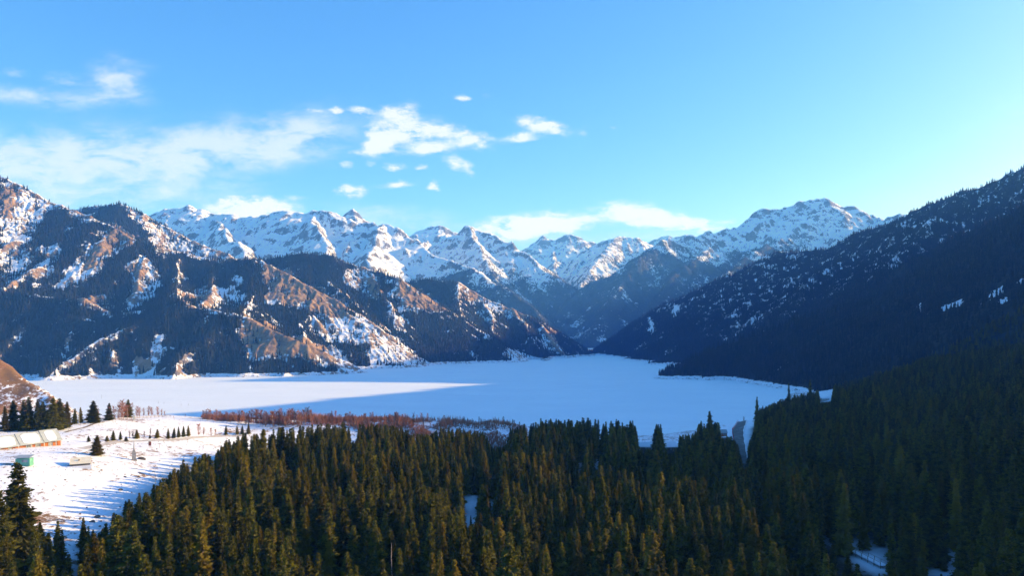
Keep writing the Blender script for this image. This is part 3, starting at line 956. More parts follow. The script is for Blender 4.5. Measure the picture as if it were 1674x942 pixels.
#@@TREES
# ------------------------------------------------------------------ spruces
def spruce_mesh(seed, H=20.0, Rad=2.9, dens=1.0, wide=0.0):
    """crown of drooping boughs with hanging sprays; returns crown verts/tris"""
    r_ = random.Random(seed)
    Vt, Ft = [], []

    def tri(a, b, c):
        n = len(Vt)
        Vt.extend((a, b, c))
        Ft.append((n, n + 1, n + 2))
    z = H * 0.07
    while z < H * 0.985:
        f = z / H
        r0 = Rad * (min(1.0, (1 - f) ** 0.78 * 1.12 + 0.0) * (0.82 + 0.18 * math.sin(f * 37 + seed))) * (0.75 + 0.25 * min(1, f / 0.15))
        nb = max(4, int((7 + 5 * (1 - f)) * dens))
        a0 = r_.random() * 6.28
        for k in range(nb):
            a = a0 + k * 6.283 / nb + r_.uniform(-0.3, 0.3)
            L = r0 * r_.uniform(0.6, 1.18) + 0.12
            ca, sa = math.cos(a), math.sin(a)
            rise = r_.uniform(-0.05, 0.22) + 0.35 * f
            droop = r_.uniform(0.35, 0.75) * (1 - 0.6 * f)
            wd = L * r_.uniform(0.26, 0.40) + 0.10
            zz = z + r_.uniform(-0.2, 0.2)
            pts = []
            for q in range(4):
                s_ = q / 3.0
                pts.append((L * s_, zz + L * (rise * s_ - droop * s_ * s_), wd * (0.35, 1.0, 0.75, 0.0)[q]))
            for q in range(3):
                (d0, z0, w0), (d1, z1, w1) = pts[q], pts[q + 1]
                c0, c1 = (ca * d0, sa * d0, z0), (ca * d1, sa * d1, z1)
                for sg in (-1, 1):
                    e0 = (ca * d0 - sg * sa * w0, sa * d0 + sg * ca * w0, z0 - w0 * 0.95)
                    e1 = (ca * d1 - sg * sa * w1, sa * d1 + sg * ca * w1, z1 - w1 * 0.95)
                    if q < 2:
                        tri(c0, c1, e1)
                    tri(c0, e1 if q < 2 else c1, e0)
            for q in range(3):
                s_ = r_.uniform(0.35, 1.0)
                d = L * s_
                zc = zz + L * (rise * s_ - droop * s_ * s_)
                o_ = r_.uniform(-0.8, 0.8) * wd * (1.1 - s_ * .6)
                x, y = ca * d - sa * o_, sa * d + ca * o_
                l_ = r_.uniform(0.25, 0.6) * (0.5 + L * 0.25)
                b_ = a + r_.uniform(-1.2, 1.2)
                tri((x, y, zc + 0.05), (x + math.cos(b_) * l_, y + math.sin(b_) * l_, zc - l_ * 0.4),
                    (x + math.cos(b_ + .7) * l_ * .6, y + math.sin(b_ + .7) * l_ * .6, zc - l_ * 0.9))
        z += (0.34 + 0.22 * (1 - f)) * r_.uniform(0.8, 1.2) * (H / 20.0)
    for k in range(5):
        a = k * 1.2566
        tri((0, 0, H), (0.10 * math.cos(a), 0.10 * math.sin(a), H * 0.93), (0.10 * math.cos(a + 1.2566), 0.10 * math.sin(a + 1.2566), H * 0.93))
    return np.array(Vt), np.array(Ft)


def tube(path, radii, n=6, cap=True):
    Vt, Ft = [], []
    for i, (p, r_) in enumerate(zip(path, radii)):
        p = Vector(p)
        d = (Vector(path[min(i + 1, len(path) - 1)]) - Vector(path[max(i - 1, 0)])).normalized()
        a = d.orthogonal().normalized()
        if abs(d.z) > 0.9:
            a = Vector((1, 0, 0)) - d * d.x
            a.normalize()
        b = d.cross(a)
        for k in range(n):
            t = 2 * math.pi * k / n
            v = p + a * math.cos(t) * r_ + b * math.sin(t) * r_
            Vt.append(tuple(v))
    for i in range(len(path) - 1):
        for k in range(n):
            q = i * n
            k2 = (k + 1) % n
            Ft.append((q + k, q + k2, q + n + k2, q + n + k))
    if cap:
        Ft.append(tuple(range(n))[::-1])
        Ft.append(tuple(range((len(path) - 1) * n, len(path) * n)))
    return Vt, Ft


def mesh_py(name, Vt, Ft, smooth=False):
    me = bpy.data.meshes.new(name)
    me.from_pydata(Vt, [], Ft)
    if smooth:
        for p in me.polygons:
            p.use_smooth = True
    me.update()
    return me


PROTO = []
specs = [(1, 20, 2.7, 1.0), (2, 20, 2.3, 1.0), (3, 20, 3.1, 1.0), (4, 20, 2.5, .85), (5, 20, 2.0, .9), (6, 20, 3.4, 1.0), (7, 20, 2.8, .8), (8, 20, 1.8, .75)]
for sd, H_, Rr, dn in specs:
    V_, T_ = spruce_mesh(sd, H_, Rr, dn)
    cm = np_mesh('spruce_crown', V_, T_)
    cm.materials.append(M['needle'])
    tv, tf = tube([(0, 0, -1.5), (0.05, 0, 6), (0, 0.05, 13), (0, 0, 19.2)], [0.34, 0.26, 0.14, 0.03], 7)
    tm = mesh_py('spruce_trunk', tv, tf, True)
    tm.materials.append(M['bark'])
    # joined copy for the mass of the forest
    nv = len(V_)
    jm = bpy.data.meshes.new('spruce')
    jm.from_pydata([tuple(v) for v in V_] + tv, [], [tuple(int(i) for i in t) for t in T_] + [tuple(i + nv for i in f) for f in tf])
    jm.materials.append(M['needle'])
    jm.materials.append(M['bark'])
    for p in jm.polygons[len(T_):]:
        p.material_index = 1
    PROTO.append((cm, tm, jm))

# positions on the near bank
cand = []
g = 5.15
gx_, gy_ = np.meshgrid(np.arange(-260, 900, g), np.arange(140, 1150, g))
x = (gx_ + rng.uniform(-2.2, 2.2, gx_.shape)).ravel()
y = (gy_ + rng.uniform(-2.2, 2.2, gx_.shape)).ravel()
zg = ground(x, y)
px, py = topx(x, y, zg + 20)
fz = fbm(x, y, 40, 3, 151)
xb = -95 - 0.2 * y + fbm(x, y, 25, 2, 152) * 14
edge_y = np.interp(x / y, EDGE_U, EDGE_Y) + fbm(x, y, 40, 2, 153) * 20
xb = np.where(y < 205, -400, xb)
inw = (x > xb) & ((y < edge_y) | (x > 0.385 * y + 70 + 0 * y) | ((x > 60) & (x > 235 + 0.25 * (y - 640)) & (y > 600)))
inw &= (x < 0.80 * y + 60) & (zg > 3) & (px > -60)
prob = np.clip(0.78 + fz * 1.4, 0.2, 1.0) * np.where(y > 600, 0.85, 1.0)
inw &= rng.random(x.shape) < prob
inw &= (y < 1150)
x, y, zg, fz = x[inw], y[inw], zg[inw], fz[inw]
hh = 16.0 + 8.0 * rng.random(x.shape) + fz * 7 - 6.0 * (rng.random(x.shape) < 0.22) + 3 * (rng.random(x.shape) < .08)
edge = np.clip((x - (-95 - 0.2 * y)) / 22, 0, 1)
hh *= 0.62 + 0.38 * edge
hh = np.clip(hh, 6, 28)
hh *= 0.98
su, _ = topx(x, y, zg)
cap_z = HC - (np.interp(su, SKY_U, SKY_V) + rng.random(x.shape) ** 1.6 * 17 - HZ) / F * y
short = (cap_z - zg) / hh
hh = np.where(su > 380, np.minimum(hh, np.maximum(cap_z - zg, np.where(y > 640, 9 + 4 * rng.random(x.shape), 0))), hh)
short = np.where(y > 640, 1, short)
ok = (hh > 5) & (rng.random(x.shape) < np.where((su > 380) & (y < 370), np.clip(short * 1.6 - .35, 0, 1), 1))
x, y, zg, fz, hh = x[ok], y[ok], zg[ok], fz[ok], hh[ok]
wd = rng.uniform(1.15, 1.7, x.shape)
ok = ~hides(x, y, zg, hh, 1.5 * (hh / 20) ** .75 * wd, GAPS + [MEADOW])
for f_ in (.82, .66, .5, .38):            # smaller trees grow along the edge of an opening
    b_ = np.where(~ok)[0]
    hb = hh[b_] * f_
    fit = ~hides(x[b_], y[b_], zg[b_], hb, 1.5 * (hb / 20) ** .75 * wd[b_], GAPS + [MEADOW]) & (hb > 4)
    hh[b_[fit]] = hb[fit]
    ok[b_[fit]] = True
x, y, zg, fz, hh, wd = x[ok], y[ok], zg[ok], fz[ok], hh[ok], wd[ok]
T = np.stack([x, y, zg, hh, wd, rng.uniform(0, 6.28, x.shape), rng.integers(0, len(PROTO), x.shape)], 1)
# singled out trees: column, row of the top, distance, height, width factor, shape, label
SPEC = [(34, 752, 172, 27, 1.25, 5, 'tall dark spruce at the left edge with the green kiosk behind its tip'),
        (4, 800, 165, 25, 1.2, 2, 'broad spruce cut by the left edge of the view, below the lodge'),
        (60, 868, 158, 19, 1.0, 0, 'small spruce just right of the tall spruce at the left edge'),
        (92, 852, 185, 13, 1.0, 3, 'slim young spruce on blue shaded snow, leftmost of the low row'),
        (117, 846, 188, 14, 1.1, 1, 'spruce with a sharp thin tip, second of the low row on the snow'),
        (135, 846, 190, 13, .9, 4, 'narrow dark spruce in the low row with boulders just behind'),
        (147, 860, 186, 11, .9, 7, 'shortest thin spruce of the low row beside the boulders'),
        (186, 838, 195, 16, 1.0, 0, 'dark spruce standing at the foot of the shaded snow slope'),
        (212, 822, 205, 18, 1.1, 2, 'full spruce at the left corner of the golden forest'),
        (256, 792, 226, 19, .8, 7, 'thin feathery spruce beside a pole at the edge of the snow field'),
        (300, 750, 255, 20, 1.0, 1, 'pointed black spruce at the edge of the snow, left of a twin'),
        (319, 746, 258, 21, .95, 3, 'pointed black spruce at the edge of the snow, right of its twin'),
        (343, 762, 250, 21, 1.0, 2, 'sunlit spruce on the forest edge behind two black pointed spruces'),
        (363, 730, 275, 21, 1.2, 0, 'dark full spruce on the upper left corner of the forest'),
        (386, 712, 300, 22, 1.0, 2, 'spruce rising over the road bend at the upper left forest corner'),
        (1161, 672, 560, 25, 1.25, 2, 'tall black spruce against the lake left of the grey road'),
        (1147, 688, 560, 20, 1.1, 0, 'shorter black spruce leaning beside the tall one left of the road'),
        (1237, 648, 610, 27, .9, 1, 'thin spruce with snow on its boughs right of the road bend'),
        (1291, 626, 660, 30, .9, 4, 'very tall columnar spruce against the lake on the right bank'),
        (1276, 652, 640, 24, 1.2, 2, 'broad black spruce left of the very tall columnar one'),
        (1325, 620, 690, 29, 1.0, 1, 'tall spruce on the right bank where the far shore meets the forest'),
        (790, 790, 292, 22, 1.1, 5, 'full spruce standing in the snowy clearing amid the forest'),
        (770, 843, 272, 7, .7, 3, 'tiny spruce on the snow of the clearing amid the forest')]
for i, s_ in enumerate(SPEC):
    X_, Y_, Zt = P(*s_[:3])
    zb = float(ground(X_, Y_))
    h_ = max(5.0, Zt - zb)
    row = np.array([X_, Y_, zb, h_, s_[4] * 1.25, i * 1.7, s_[5]])
    keep = (T[:, 0] - X_) ** 2 + (T[:, 1] - Y_) ** 2 > 3.2 ** 2
    T = T[keep]
    T = np.vstack([T, row])
    print('SPEC', s_[0], s_[1], 'h', round(h_, 1))
nspec = len(SPEC)
gen = T[:-nspec]
tpx, tpy = topx(gen[:, 0], gen[:, 1], gen[:, 2] + gen[:, 3])
vis = (tpx > -25) & (tpx < 1700) & (tpy < 925)
score = np.where(vis, gen[:, 3] / gen[:, 1], 0)
order = np.argsort(-score)
NIND = 262
ind, rest = gen[order[:NIND]], gen[order[NIND:]]
rest = rest[(topx(rest[:, 0], rest[:, 1], rest[:, 2] + rest[:, 3])[1] < 990)]
print('forest', len(rest), 'individual', len(ind))


def spruce(row, label, group=None):
    X_, Y_, Zb, h_, w_, rz, k = row
    cm, tm, _ = PROTO[int(k)]
    e = bpy.data.objects.new('spruce_tree', None)
    COL.objects.link(e)
    e.location = (X_, Y_, Zb)
    e.rotation_euler = (random.gauss(0, .022), random.gauss(0, .022), rz)
    sc = h_ / 20.0
    e.scale = (sc ** 0.75 * w_, sc ** 0.75 * w_, sc)
    e.empty_display_size = 0.2
    tag(e, label, 'tree', group)
    for nm, me in (('crown', cm), ('trunk', tm)):
        c = bpy.data.objects.new(nm, me)
        COL.objects.link(c)
        c.parent = e
    return e


for i, s_ in enumerate(SPEC):
    spruce(T[len(T) - nspec + i], s_[6], 'spruce trees singled out round the forest edge')
SHAPE = ['full', 'slim', 'broad', 'sparse slim', 'very narrow', 'very broad', 'ragged', 'thin wispy']
ROWS = [(190, 'front row'), (205, 'second row'), (225, 'third row'), (9999, 'further back')]
PLACE = [(90, 'at the left edge below the kiosk'), (200, 'far below the cream cabin'), (310, 'below the shaded snow field'),
         (430, 'below the upper left forest corner'), (560, 'far below the red birches'), (700, 'just left of the snowy clearing'),
         (830, 'below the snowy clearing'), (960, 'just right of the snowy clearing'), (1100, 'below the snow roofs'),
         (1230, 'below the grey road'), (1350, 'right of the snow strip'), (1480, 'by the snowy walkway'),
         (1580, 'by the lower right snow openings'), (9999, 'in the lower right corner')]
for row in ind:
    u = topx(row[0], row[1], row[2])[0]
    size = 'short' if row[3] < 17 else ('tall' if row[3] > 22 else 'mid-sized')
    light = 'golden' if u < 900 else ('half-shaded' if u < 1100 else 'shaded')
    lab = '%s %s %s spruce %s %s' % (light, size, SHAPE[int(row[6])], [q for lim, q in ROWS if row[1] < lim][0], [q for lim, q in PLACE if u < lim][0])
    spruce(row, lab, 'spruces of the near forest')


def scatter_object(name, rows, label, protos, group_name):
    """one object: a cloud of points on which geometry nodes stand the trees"""
    pc = bpy.data.collections.new(group_name)
    for k, me in enumerate(protos):
        po = bpy.data.objects.new('%s_source_%02d' % (name, k), me)
        pc.objects.link(po)
    me = bpy.data.meshes.new(name)
    me.vertices.add(len(rows))
    me.vertices.foreach_set('co', np.ascontiguousarray(rows[:, :3], dtype=np.float32).ravel())
    at = me.attributes.new('scl', 'FLOAT_VECTOR', 'POINT')
    sc = rows[:, 3] / 20.0
    at.data.foreach_set('vector', np.stack([sc ** .75 * rows[:, 4], sc ** .75 * rows[:, 4], sc], 1).astype(np.float32).ravel())
    at = me.attributes.new('rot', 'FLOAT_VECTOR', 'POINT')
    at.data.foreach_set('vector', np.stack([rng.normal(0, .025, len(sc)), rng.normal(0, .025, len(sc)), rows[:, 5]], 1).astype(np.float32).ravel())
    at = me.attributes.new('idx', 'INT', 'POINT')
    at.data.foreach_set('value', rows[:, 6].astype(np.int32))
    o = obj(name, me)
    ng = bpy.data.node_groups.new(name, 'GeometryNodeTree')
    ng.interface.new_socket('Geometry', in_out='INPUT', socket_type='NodeSocketGeometry')
    ng.interface.new_socket('Geometry', in_out='OUTPUT', socket_type='NodeSocketGeometry')
    N, Lk = ng.nodes, ng.links
    gi, go = N.new('NodeGroupInput'), N.new('NodeGroupOutput')
    ci = N.new('GeometryNodeCollectionInfo')
    ci.inputs['Collection'].default_value = pc
    ci.inputs['Separate Children'].default_value = True
    ci.inputs['Reset Children'].default_value = True
    ip = N.new('GeometryNodeInstanceOnPoints')
    ip.inputs['Pick Instance'].default_value = True

    def na(nm, ty):
        a = N.new('GeometryNodeInputNamedAttribute')
        a.data_type = ty
        a.inputs['Name'].default_value = nm
        return [q for q in a.outputs if q.enabled and q.name == 'Attribute'][0]
    mp = N.new('GeometryNodeMeshToPoints')
    Lk.new(gi.outputs[0], mp.inputs[0])
    Lk.new(mp.outputs[0], ip.inputs['Points'])
    Lk.new(ci.outputs[0], ip.inputs['Instance'])
    Lk.new(na('idx', 'INT'), ip.inputs['Instance Index'])
    Lk.new(na('rot', 'FLOAT_VECTOR'), ip.inputs['Rotation'])
    Lk.new(na('scl', 'FLOAT_VECTOR'), ip.inputs['Scale'])
    Lk.new(ip.outputs[0], go.inputs[0])
    md = o.modifiers.new('trees', 'NODES')
    md.node_group = ng
    return tag(o, label, 'forest', kind='stuff')


scatter_object('spruce_forest', rest, 'dense spruce forest covering the near bank and the slope at right', [p[2] for p in PROTO], 'spruce_sources')

# ---- far forests: every tree a small jagged spire in one mesh
def spires(name, x, y, z, h, r, label, sides=5, tiers=3):
    n = len(x)
    Vs, Ts = [], []
    for k in range(tiers):
        z0 = k / tiers * 0.8
        z1 = min(1.0, z0 + 0.55)
        rr = 1 - k / tiers * 0.72
        base = len(Vs)
        for q in range(sides):
            a = 2 * math.pi * (q + 0.5 * k) / sides
            jj = 0.75 + 0.5 * random.random()
            Vs.append((math.cos(a) * rr * jj, math.sin(a) * rr * jj, z0 + 0.06 * random.random()))
        Vs.append((0, 0, z1))
        for q in range(sides):
            Ts.append((base + q, base + (q + 1) % sides, base + sides))
    Vs, Ts = np.array(Vs), np.array(Ts)
    a = rng.uniform(0, 6.28, n)
    ca, sa = np.cos(a), np.sin(a)
    out = np.empty((n, len(Vs), 3), np.float32)
    jit = rng.uniform(0.75, 1.25, (n, len(Vs)))
    out[:, :, 0] = x[:, None] + r[:, None] * jit * (ca[:, None] * Vs[:, 0] - sa[:, None] * Vs[:, 1])
    out[:, :, 1] = y[:, None] + r[:, None] * jit * (sa[:, None] * Vs[:, 0] + ca[:, None] * Vs[:, 1])
    out[:, :, 2] = z[:, None] - 1.0 + h[:, None] * Vs[:, 2]
    tri = (np.arange(n)[:, None, None] * len(Vs) + Ts[None]).reshape(-1, 3)
    o = obj(name, np_mesh(name, out.reshape(-1, 3), tri), M['needle_far'])
    print(name, n)
    return tag(o, label, 'forest', kind='stuff')


def far_wood(L, dens, step, name, label, hmin, hmax, ymin=0, ymax=1e9, k=1.0, extra=None):
    nx_, ny_ = int((L.nx - 1) * L.cell / step), int((L.ny - 1) * L.cell / step)
    X, Y = np.meshgrid(np.arange(nx_), np.arange(ny_))
    X = L.x0 + (X + rng.random(X.shape)) * step
    Y = L.y0 + (Y + rng.random(Y.shape)) * step
    X, Y = X.ravel(), Y.ravel()
    z = L.sample(X, Y)
    if L is LD:
        z = np.maximum(z, LG.sample(X, Y))
    d = L.sample(X, Y, dens)
    u, v = topx(X, Y, z)
    gx, gy = L.grad()
    face = L.sample(X, Y, gy) - L.sample(X, Y, gx) * (X / Y)
    ok = (z > 4) & (rng.random(X.shape) < d * k) & (u > -40) & (u < 1720) & (Y > ymin) & (Y < ymax) & (face > -0.32 - 0.15)
    if extra is not None:
        ok &= extra(X, Y)
    X, Y, z = X[ok], Y[ok], z[ok]
    h = hmin + (hmax - hmin) * rng.random(X.shape)
    return spires(name, X, Y, z, h, h * rng.uniform(0.13, 0.2, X.shape), label)


far_wood(LA, densA, 8.0, 'lakeside_forest', 'dark spruce forest on the mountainsides left of the lake', 11, 21)
far_wood(LD, dD, 8.0, 'shaded_forest', 'blue shaded spruce forest on the mountains right of the lake', 11, 21, extra=lambda X, Y: (Y > 1150) | (X > 900))
far_wood(LB, LB.att['wood'], 15.0, 'valley_forest', 'hazy forest at the foot of the snow peaks beyond the lake', 14, 22, ymax=7500, k=0.8)

#@@OBJECTS
# ------------------------------------------------------------------ helpers for built things
def seen(px, py, y0=150.0, y1=1500.0):
    """the point of ground that shows at a column and row of the photograph"""
    Y = np.arange(y0, y1, 0.5)
    x_ = (px - CX) / F * Y
    zr = HC - (py - HZ) / F * Y
    gz = ground(x_, Y)
    k = np.argmax(zr <= gz)
    if zr[k] > gz[k]:
        k = len(Y) - 1
    return float(x_[k]), float(Y[k]), float(gz[k])


class MB:
    def __init__(s):
        s.v, s.f = [], []

    def add(s, vv, ff):
        n = len(s.v)
        s.v += [tuple(q) for q in vv]
        s.f += [tuple(i + n for i in f_) for f_ in ff]
        return s

    def box(s, x0, x1, y0, y1, z0, z1):
        return s.add([(x0, y0, z0), (x1, y0, z0), (x1, y1, z0), (x0, y1, z0), (x0, y0, z1), (x1, y0, z1), (x1, y1, z1), (x0, y1, z1)],
                     [(3, 2, 1, 0), (4, 5, 6, 7), (0, 1, 5, 4), (1, 2, 6, 5), (2, 3, 7, 6), (3, 0, 4, 7)])

    def tube(s, path, radii, n=6):
        return s.add(*tube(path, radii, n))

    def slab(s, pts, t):
        """a polygon with thickness t downwards"""
        n = len(pts)
        vv = [tuple(p) for p in pts] + [(p[0], p[1], p[2] - t) for p in pts]
        ff = [tuple(range(n)), tuple(range(n, 2 * n))[::-1]] + [(i, i + n, (i + 1) % n + n, (i + 1) % n) for i in range(n)]
        return s.add(vv, ff)

    def build(s, name, mat, parent=None, smooth=False, label=None):
        o = obj(name, mesh_py(name, s.v, s.f, smooth), mat, parent)
        if label:
            o['label'] = label
        return o


def thing(name, label, cat, loc, rotz=0.0, group=None):
    o = bpy.data.objects.new(name, None)
    COL.objects.link(o)
    o.location = loc
    o.rotation_euler = (0, 0, rotz)
    o.empty_display_size = 0.3
    return tag(o, label, cat, group)


def copy_tree(o, loc, rotz, sc, label, group):
    c = o.copy()
    COL.objects.link(c)
    c.location = loc
    c.rotation_euler = (0, 0, rotz)
    c.scale = sc
    c['label'] = label
    c['group'] = group
    for ch in o.children:
        d = ch.copy()
        COL.objects.link(d)
        d.parent = c
    return c


M['timber'] = plain('orange_timber', (0.42, 0.15, 0.05), (0.30, 0.10, 0.04), 0.8, 0.75)
M['metal_roof'] = plain('grey_green_metal_roof', (0.40, 0.45, 0.46), (0.32, 0.37, 0.39), 0.7, 0.5, 0.01)
M['roof_snow'] = plain('roof_snow', (0.80, 0.84, 0.88), (0.74, 0.79, 0.86), 1.2, 0.7, 0.06)
M['glass'] = plain('window_glass', (0.12, 0.15, 0.18), (0.30, 0.32, 0.34), 0.5, 0.15, 0.0, spec=0.6)
M['pale_paint'] = plain('pale_paint', (0.62, 0.60, 0.55), None, 2.0, 0.6)
M['cream'] = plain('cream_roofing', (0.82, 0.77, 0.60), (0.74, 0.68, 0.50), 0.8, 0.7, 0.02)
M['dark_wall'] = plain('dark_wall', (0.09, 0.09, 0.10), (0.14, 0.13, 0.13), 1.5, 0.8)
M['green_paint'] = plain('green_paint', (0.10, 0.30, 0.22), (0.14, 0.38, 0.30), 0.9, 0.6)
M['stone'] = plain('grey_stone', (0.33, 0.33, 0.33), (0.22, 0.22, 0.23), 1.2, 0.85, 0.05)
M['rock'] = plain('dark_rock', (0.10, 0.085, 0.075), (0.20, 0.17, 0.15), 1.0, 0.9, 0.1)
M['red_board'] = plain('red_brown_board', (0.30, 0.09, 0.05), (0.22, 0.07, 0.05), 1.5, 0.7)
M['red_paint'] = plain('red_paint', (0.55, 0.05, 0.06), (0.45, 0.05, 0.06), 1.5, 0.6)
M['asphalt'] = plain('asphalt', (0.060, 0.062, 0.062), (0.10, 0.105, 0.11), 0.25, 0.85, 0.02, 8.0)
M['snowy_track'] = plain('packed_snow_track', (0.55, 0.55, 0.56), (0.34, 0.32, 0.30), 0.4, 0.8, 0.03, 6.0)
M['earth_track'] = plain('bare_earth_track', (0.13, 0.10, 0.07), (0.20, 0.15, 0.10), 0.5, 0.9, 0.03, 6.0)
M['wood'] = plain('weathered_wood', (0.36, 0.28, 0.19), (0.24, 0.18, 0.12), 1.5, 0.8)
M['dark_cloth'] = plain('dark_post_paint', (0.05, 0.05, 0.06), None, 1.5, 0.8)

# ------------------------------------------------------------------ young spruces, the spruces behind the lodge, the edge of the plateau
LEFT = [(-10, 662, 706, 1.0, 2, 'spruce cut by the left frame edge behind the lodge'), (9, 664, 706, .9, 0, 'slightly low spruce behind the left end of the lodge'),
        (22, 655, 705, 1.1, 2, 'spruce behind the first joint of the lodge roofs'), (37, 654, 705, .9, 3, 'slim spruce behind the wide middle roof of the lodge, left of a thicker one'),
        (47, 649, 705, 1.1, 0, 'tallest spruce behind the middle roof of the lodge'), (61, 652, 705, .9, 1, 'spruce behind the right part of the middle lodge roof'),
        (72, 656, 704, 1.1, 2, 'shaggy spruce behind the last joint of the lodge roofs'), (86, 650, 704, 1.1, 5, 'broad spruce behind the right roof of the lodge'),
        (98, 651, 703, 1.15, 2, 'broad dark spruce behind the right end of the lodge'), (109, 657, 700, 1.0, 0, 'spruce just right of the lodge end'),
        (122, 668, 694, 1.1, 3, 'lower spruce left of the pale lamp post'), (132, 666, 692, 1.0, 1, 'lower spruce right of the pale lamp post'),
        (152, 655, 691, 1.35, 5, 'lone broad spruce with red birches before it, left of two more'), (178, 659, 688, 1.1, 2, 'middle one of three lone spruces on the plateau edge'),
        (209, 653, 683, 1.1, 5, 'rightmost of three lone spruces on the plateau edge, reddish lit')]
G1 = 'spruces standing behind and beside the lodge'
for px_, t_, b_, w_, k_, lab in LEFT:
    X_, Y_, Z_ = seen(px_, b_, 320, 700)
    h_ = (b_ - t_) / F * Y_
    e = spruce((X_, Y_, Z_, h_, 1.0, px_ * .7, k_), lab, G1)
    e.scale = (w_ * h_ / 11.0, w_ * h_ / 11.0, h_ / 20.0)
    print('L', px_, round(Y_), round(Z_, 1), round(h_, 1))
YOUNG = [(158, 712, 745, 24, 'squat bushy young spruce beside the cream cabin'), (145, 713, 723, 9, 'small dark bush-like spruce left of the bushy one'),
         (175, 713, 722, 10, 'leftmost little spruce of the row above the snowy meadow'), (185, 704, 721, 12, 'taller little spruce, second in the row above the meadow'),
         (197, 706, 720, 9, 'neat cone-shaped little spruce above the monument'), (206, 714, 722, 8, 'tiny spruce just left of the monument tip'),
         (224, 703, 718, 12, 'little spruce with bare bushes at its left, right of the monument tip'), (245, 711, 718, 6, 'tiny dark spruce above the red-brown board'),
         (257, 702, 717, 12, 'round dark little spruce on blue shade, right of the tiny one'), (275, 701, 718, 9, 'first dark spruce of the tight row by the track'),
         (284, 700, 717, 9, 'second dark spruce of the tight row by the track'), (292, 698, 716, 8, 'third spruce of the tight row by the track'),
         (300, 697, 715, 9, 'fourth spruce of the tight row, turning brown'), (308, 696, 714, 9, 'last spruce of the tight row, with a red side'),
         (369, 696, 712, 9, 'lone little spruce with a red side left of the forest'), (388, 696, 711, 8, 'little spruce left in the pair beside the forest'),
         (396, 696, 711, 8, 'little spruce right in the pair beside the forest'), (406, 692, 710, 8, 'slim little spruce touching the forest corner')]
for px_, t_, b_, wpx, lab in YOUNG:
    X_, Y_, Z_ = seen(px_, b_, 230, 700)
    h_ = (b_ - t_) / F * Y_
    e = spruce((X_, Y_, Z_, h_, 1.0, px_ * .7, px_ % 4), lab, 'young spruces on the meadow')
    e.name = 'young_spruce'
    r_ = wpx / F * Y_ / 2
    e.scale = (r_ / 2.7, r_ / 2.7, h_ / 20.0)

# ------------------------------------------------------------------ bare birches
def birch_proto(seed, twig):
    r_ = random.Random(seed)
    trunk = MB()
    lean = r_.uniform(-.3, .3)
    trunk.tube([(0, 0, -.6), (lean * .3, 0, 3), (lean, 0.1, 6.5), (lean * 1.3, 0, 9.6)], [.13, .11, .07, .02], 5)
    V_, T_ = [], []
    for k in range(60):
        z = r_.uniform(0.3, 8.8)
        a = r_.uniform(0, 6.28)
        L = (1.0 + 0.9 * (1 - abs(z - 4.5) / 5)) * r_.uniform(.6, 1.2)
        bx, by = lean * z / 8, 0.0
        ex, ey, ez = bx + math.cos(a) * L * .75, by + math.sin(a) * L * .75, z + L * r_.uniform(.8, 1.3)
        for j in range(9):
            s_ = r_.uniform(.2, 1)
            p = (bx + (ex - bx) * s_, by + (ey - by) * s_, z + (ez - z) * s_)
            a2 = a + r_.uniform(-1.3, 1.3)
            l2 = r_.uniform(.4, 1.0)
            q = (p[0] + math.cos(a2) * l2 * .6, p[1] + math.sin(a2) * l2 * .6, p[2] + l2)
            wv = r_.uniform(.05, .10)
            n = len(V_)
            V_ += [(p[0] - wv * math.sin(a2), p[1] + wv * math.cos(a2), p[2]), (p[0] + wv * math.sin(a2), p[1] - wv * math.cos(a2), p[2]), q]
            T_.append((n, n + 1, n + 2))
        n = len(V_)
        wv = .05
        V_ += [(bx - wv * math.sin(a), by + wv * math.cos(a), z), (bx + wv * math.sin(a), by - wv * math.cos(a), z), (ex, ey, ez)]
        T_.append((n, n + 1, n + 2))
    e = thing('bare_birch', 'x', 'tree', (0, 0, 0))
    trunk.build('trunk', M['birch_bark'], e)
    obj('crown', np_mesh('birch_crown', V_, T_), M[twig], e)
    return e


BP = [birch_proto(i, 'twig_mix') for i in range(5)]
BG = [birch_proto(9 + i, 'twig_grey_shade') for i in range(3)]
used_proto = set()
rb = random.Random(4)
BW = [(330, 'in front of the blue ice left of the grove'), (400, 'at the left end of the birch grove'), (450, 'behind the upper left forest corner'), (500, 'in the thick of the red grove'),
      (550, 'in the taller middle of the red grove'), (600, 'left of the white mast'), (660, 'right of the white mast'), (720, 'beside the sunlit snow strip'), (765, 'at the left end of the stony bank'), (800, 'in the middle of the stony bank'), (9999, 'at the right end of the stony bank')]


def put_birch(px_, base, hpx, protos, label, group, trunk_w=1.0, ymin=350):
    X_, Y_, Z_ = seen(px_, base, ymin, 900)
    k = rb.randrange(len(protos))
    h_ = hpx / F * Y_
    sc = h_ / 10.0
    w_ = sc * rb.uniform(.9, 1.7)
    src = protos[k]
    rz = rb.uniform(0, 6.28)
    if src.name not in used_proto:
        used_proto.add(src.name)
        src.location, src.rotation_euler, src.scale = (X_, Y_, Z_), (0, 0, rz), (w_, w_, sc)
        src['label'], src['group'] = label, group
        return src
    return copy_tree(src, (X_, Y_, Z_), rz, (w_, w_, sc), label, group)


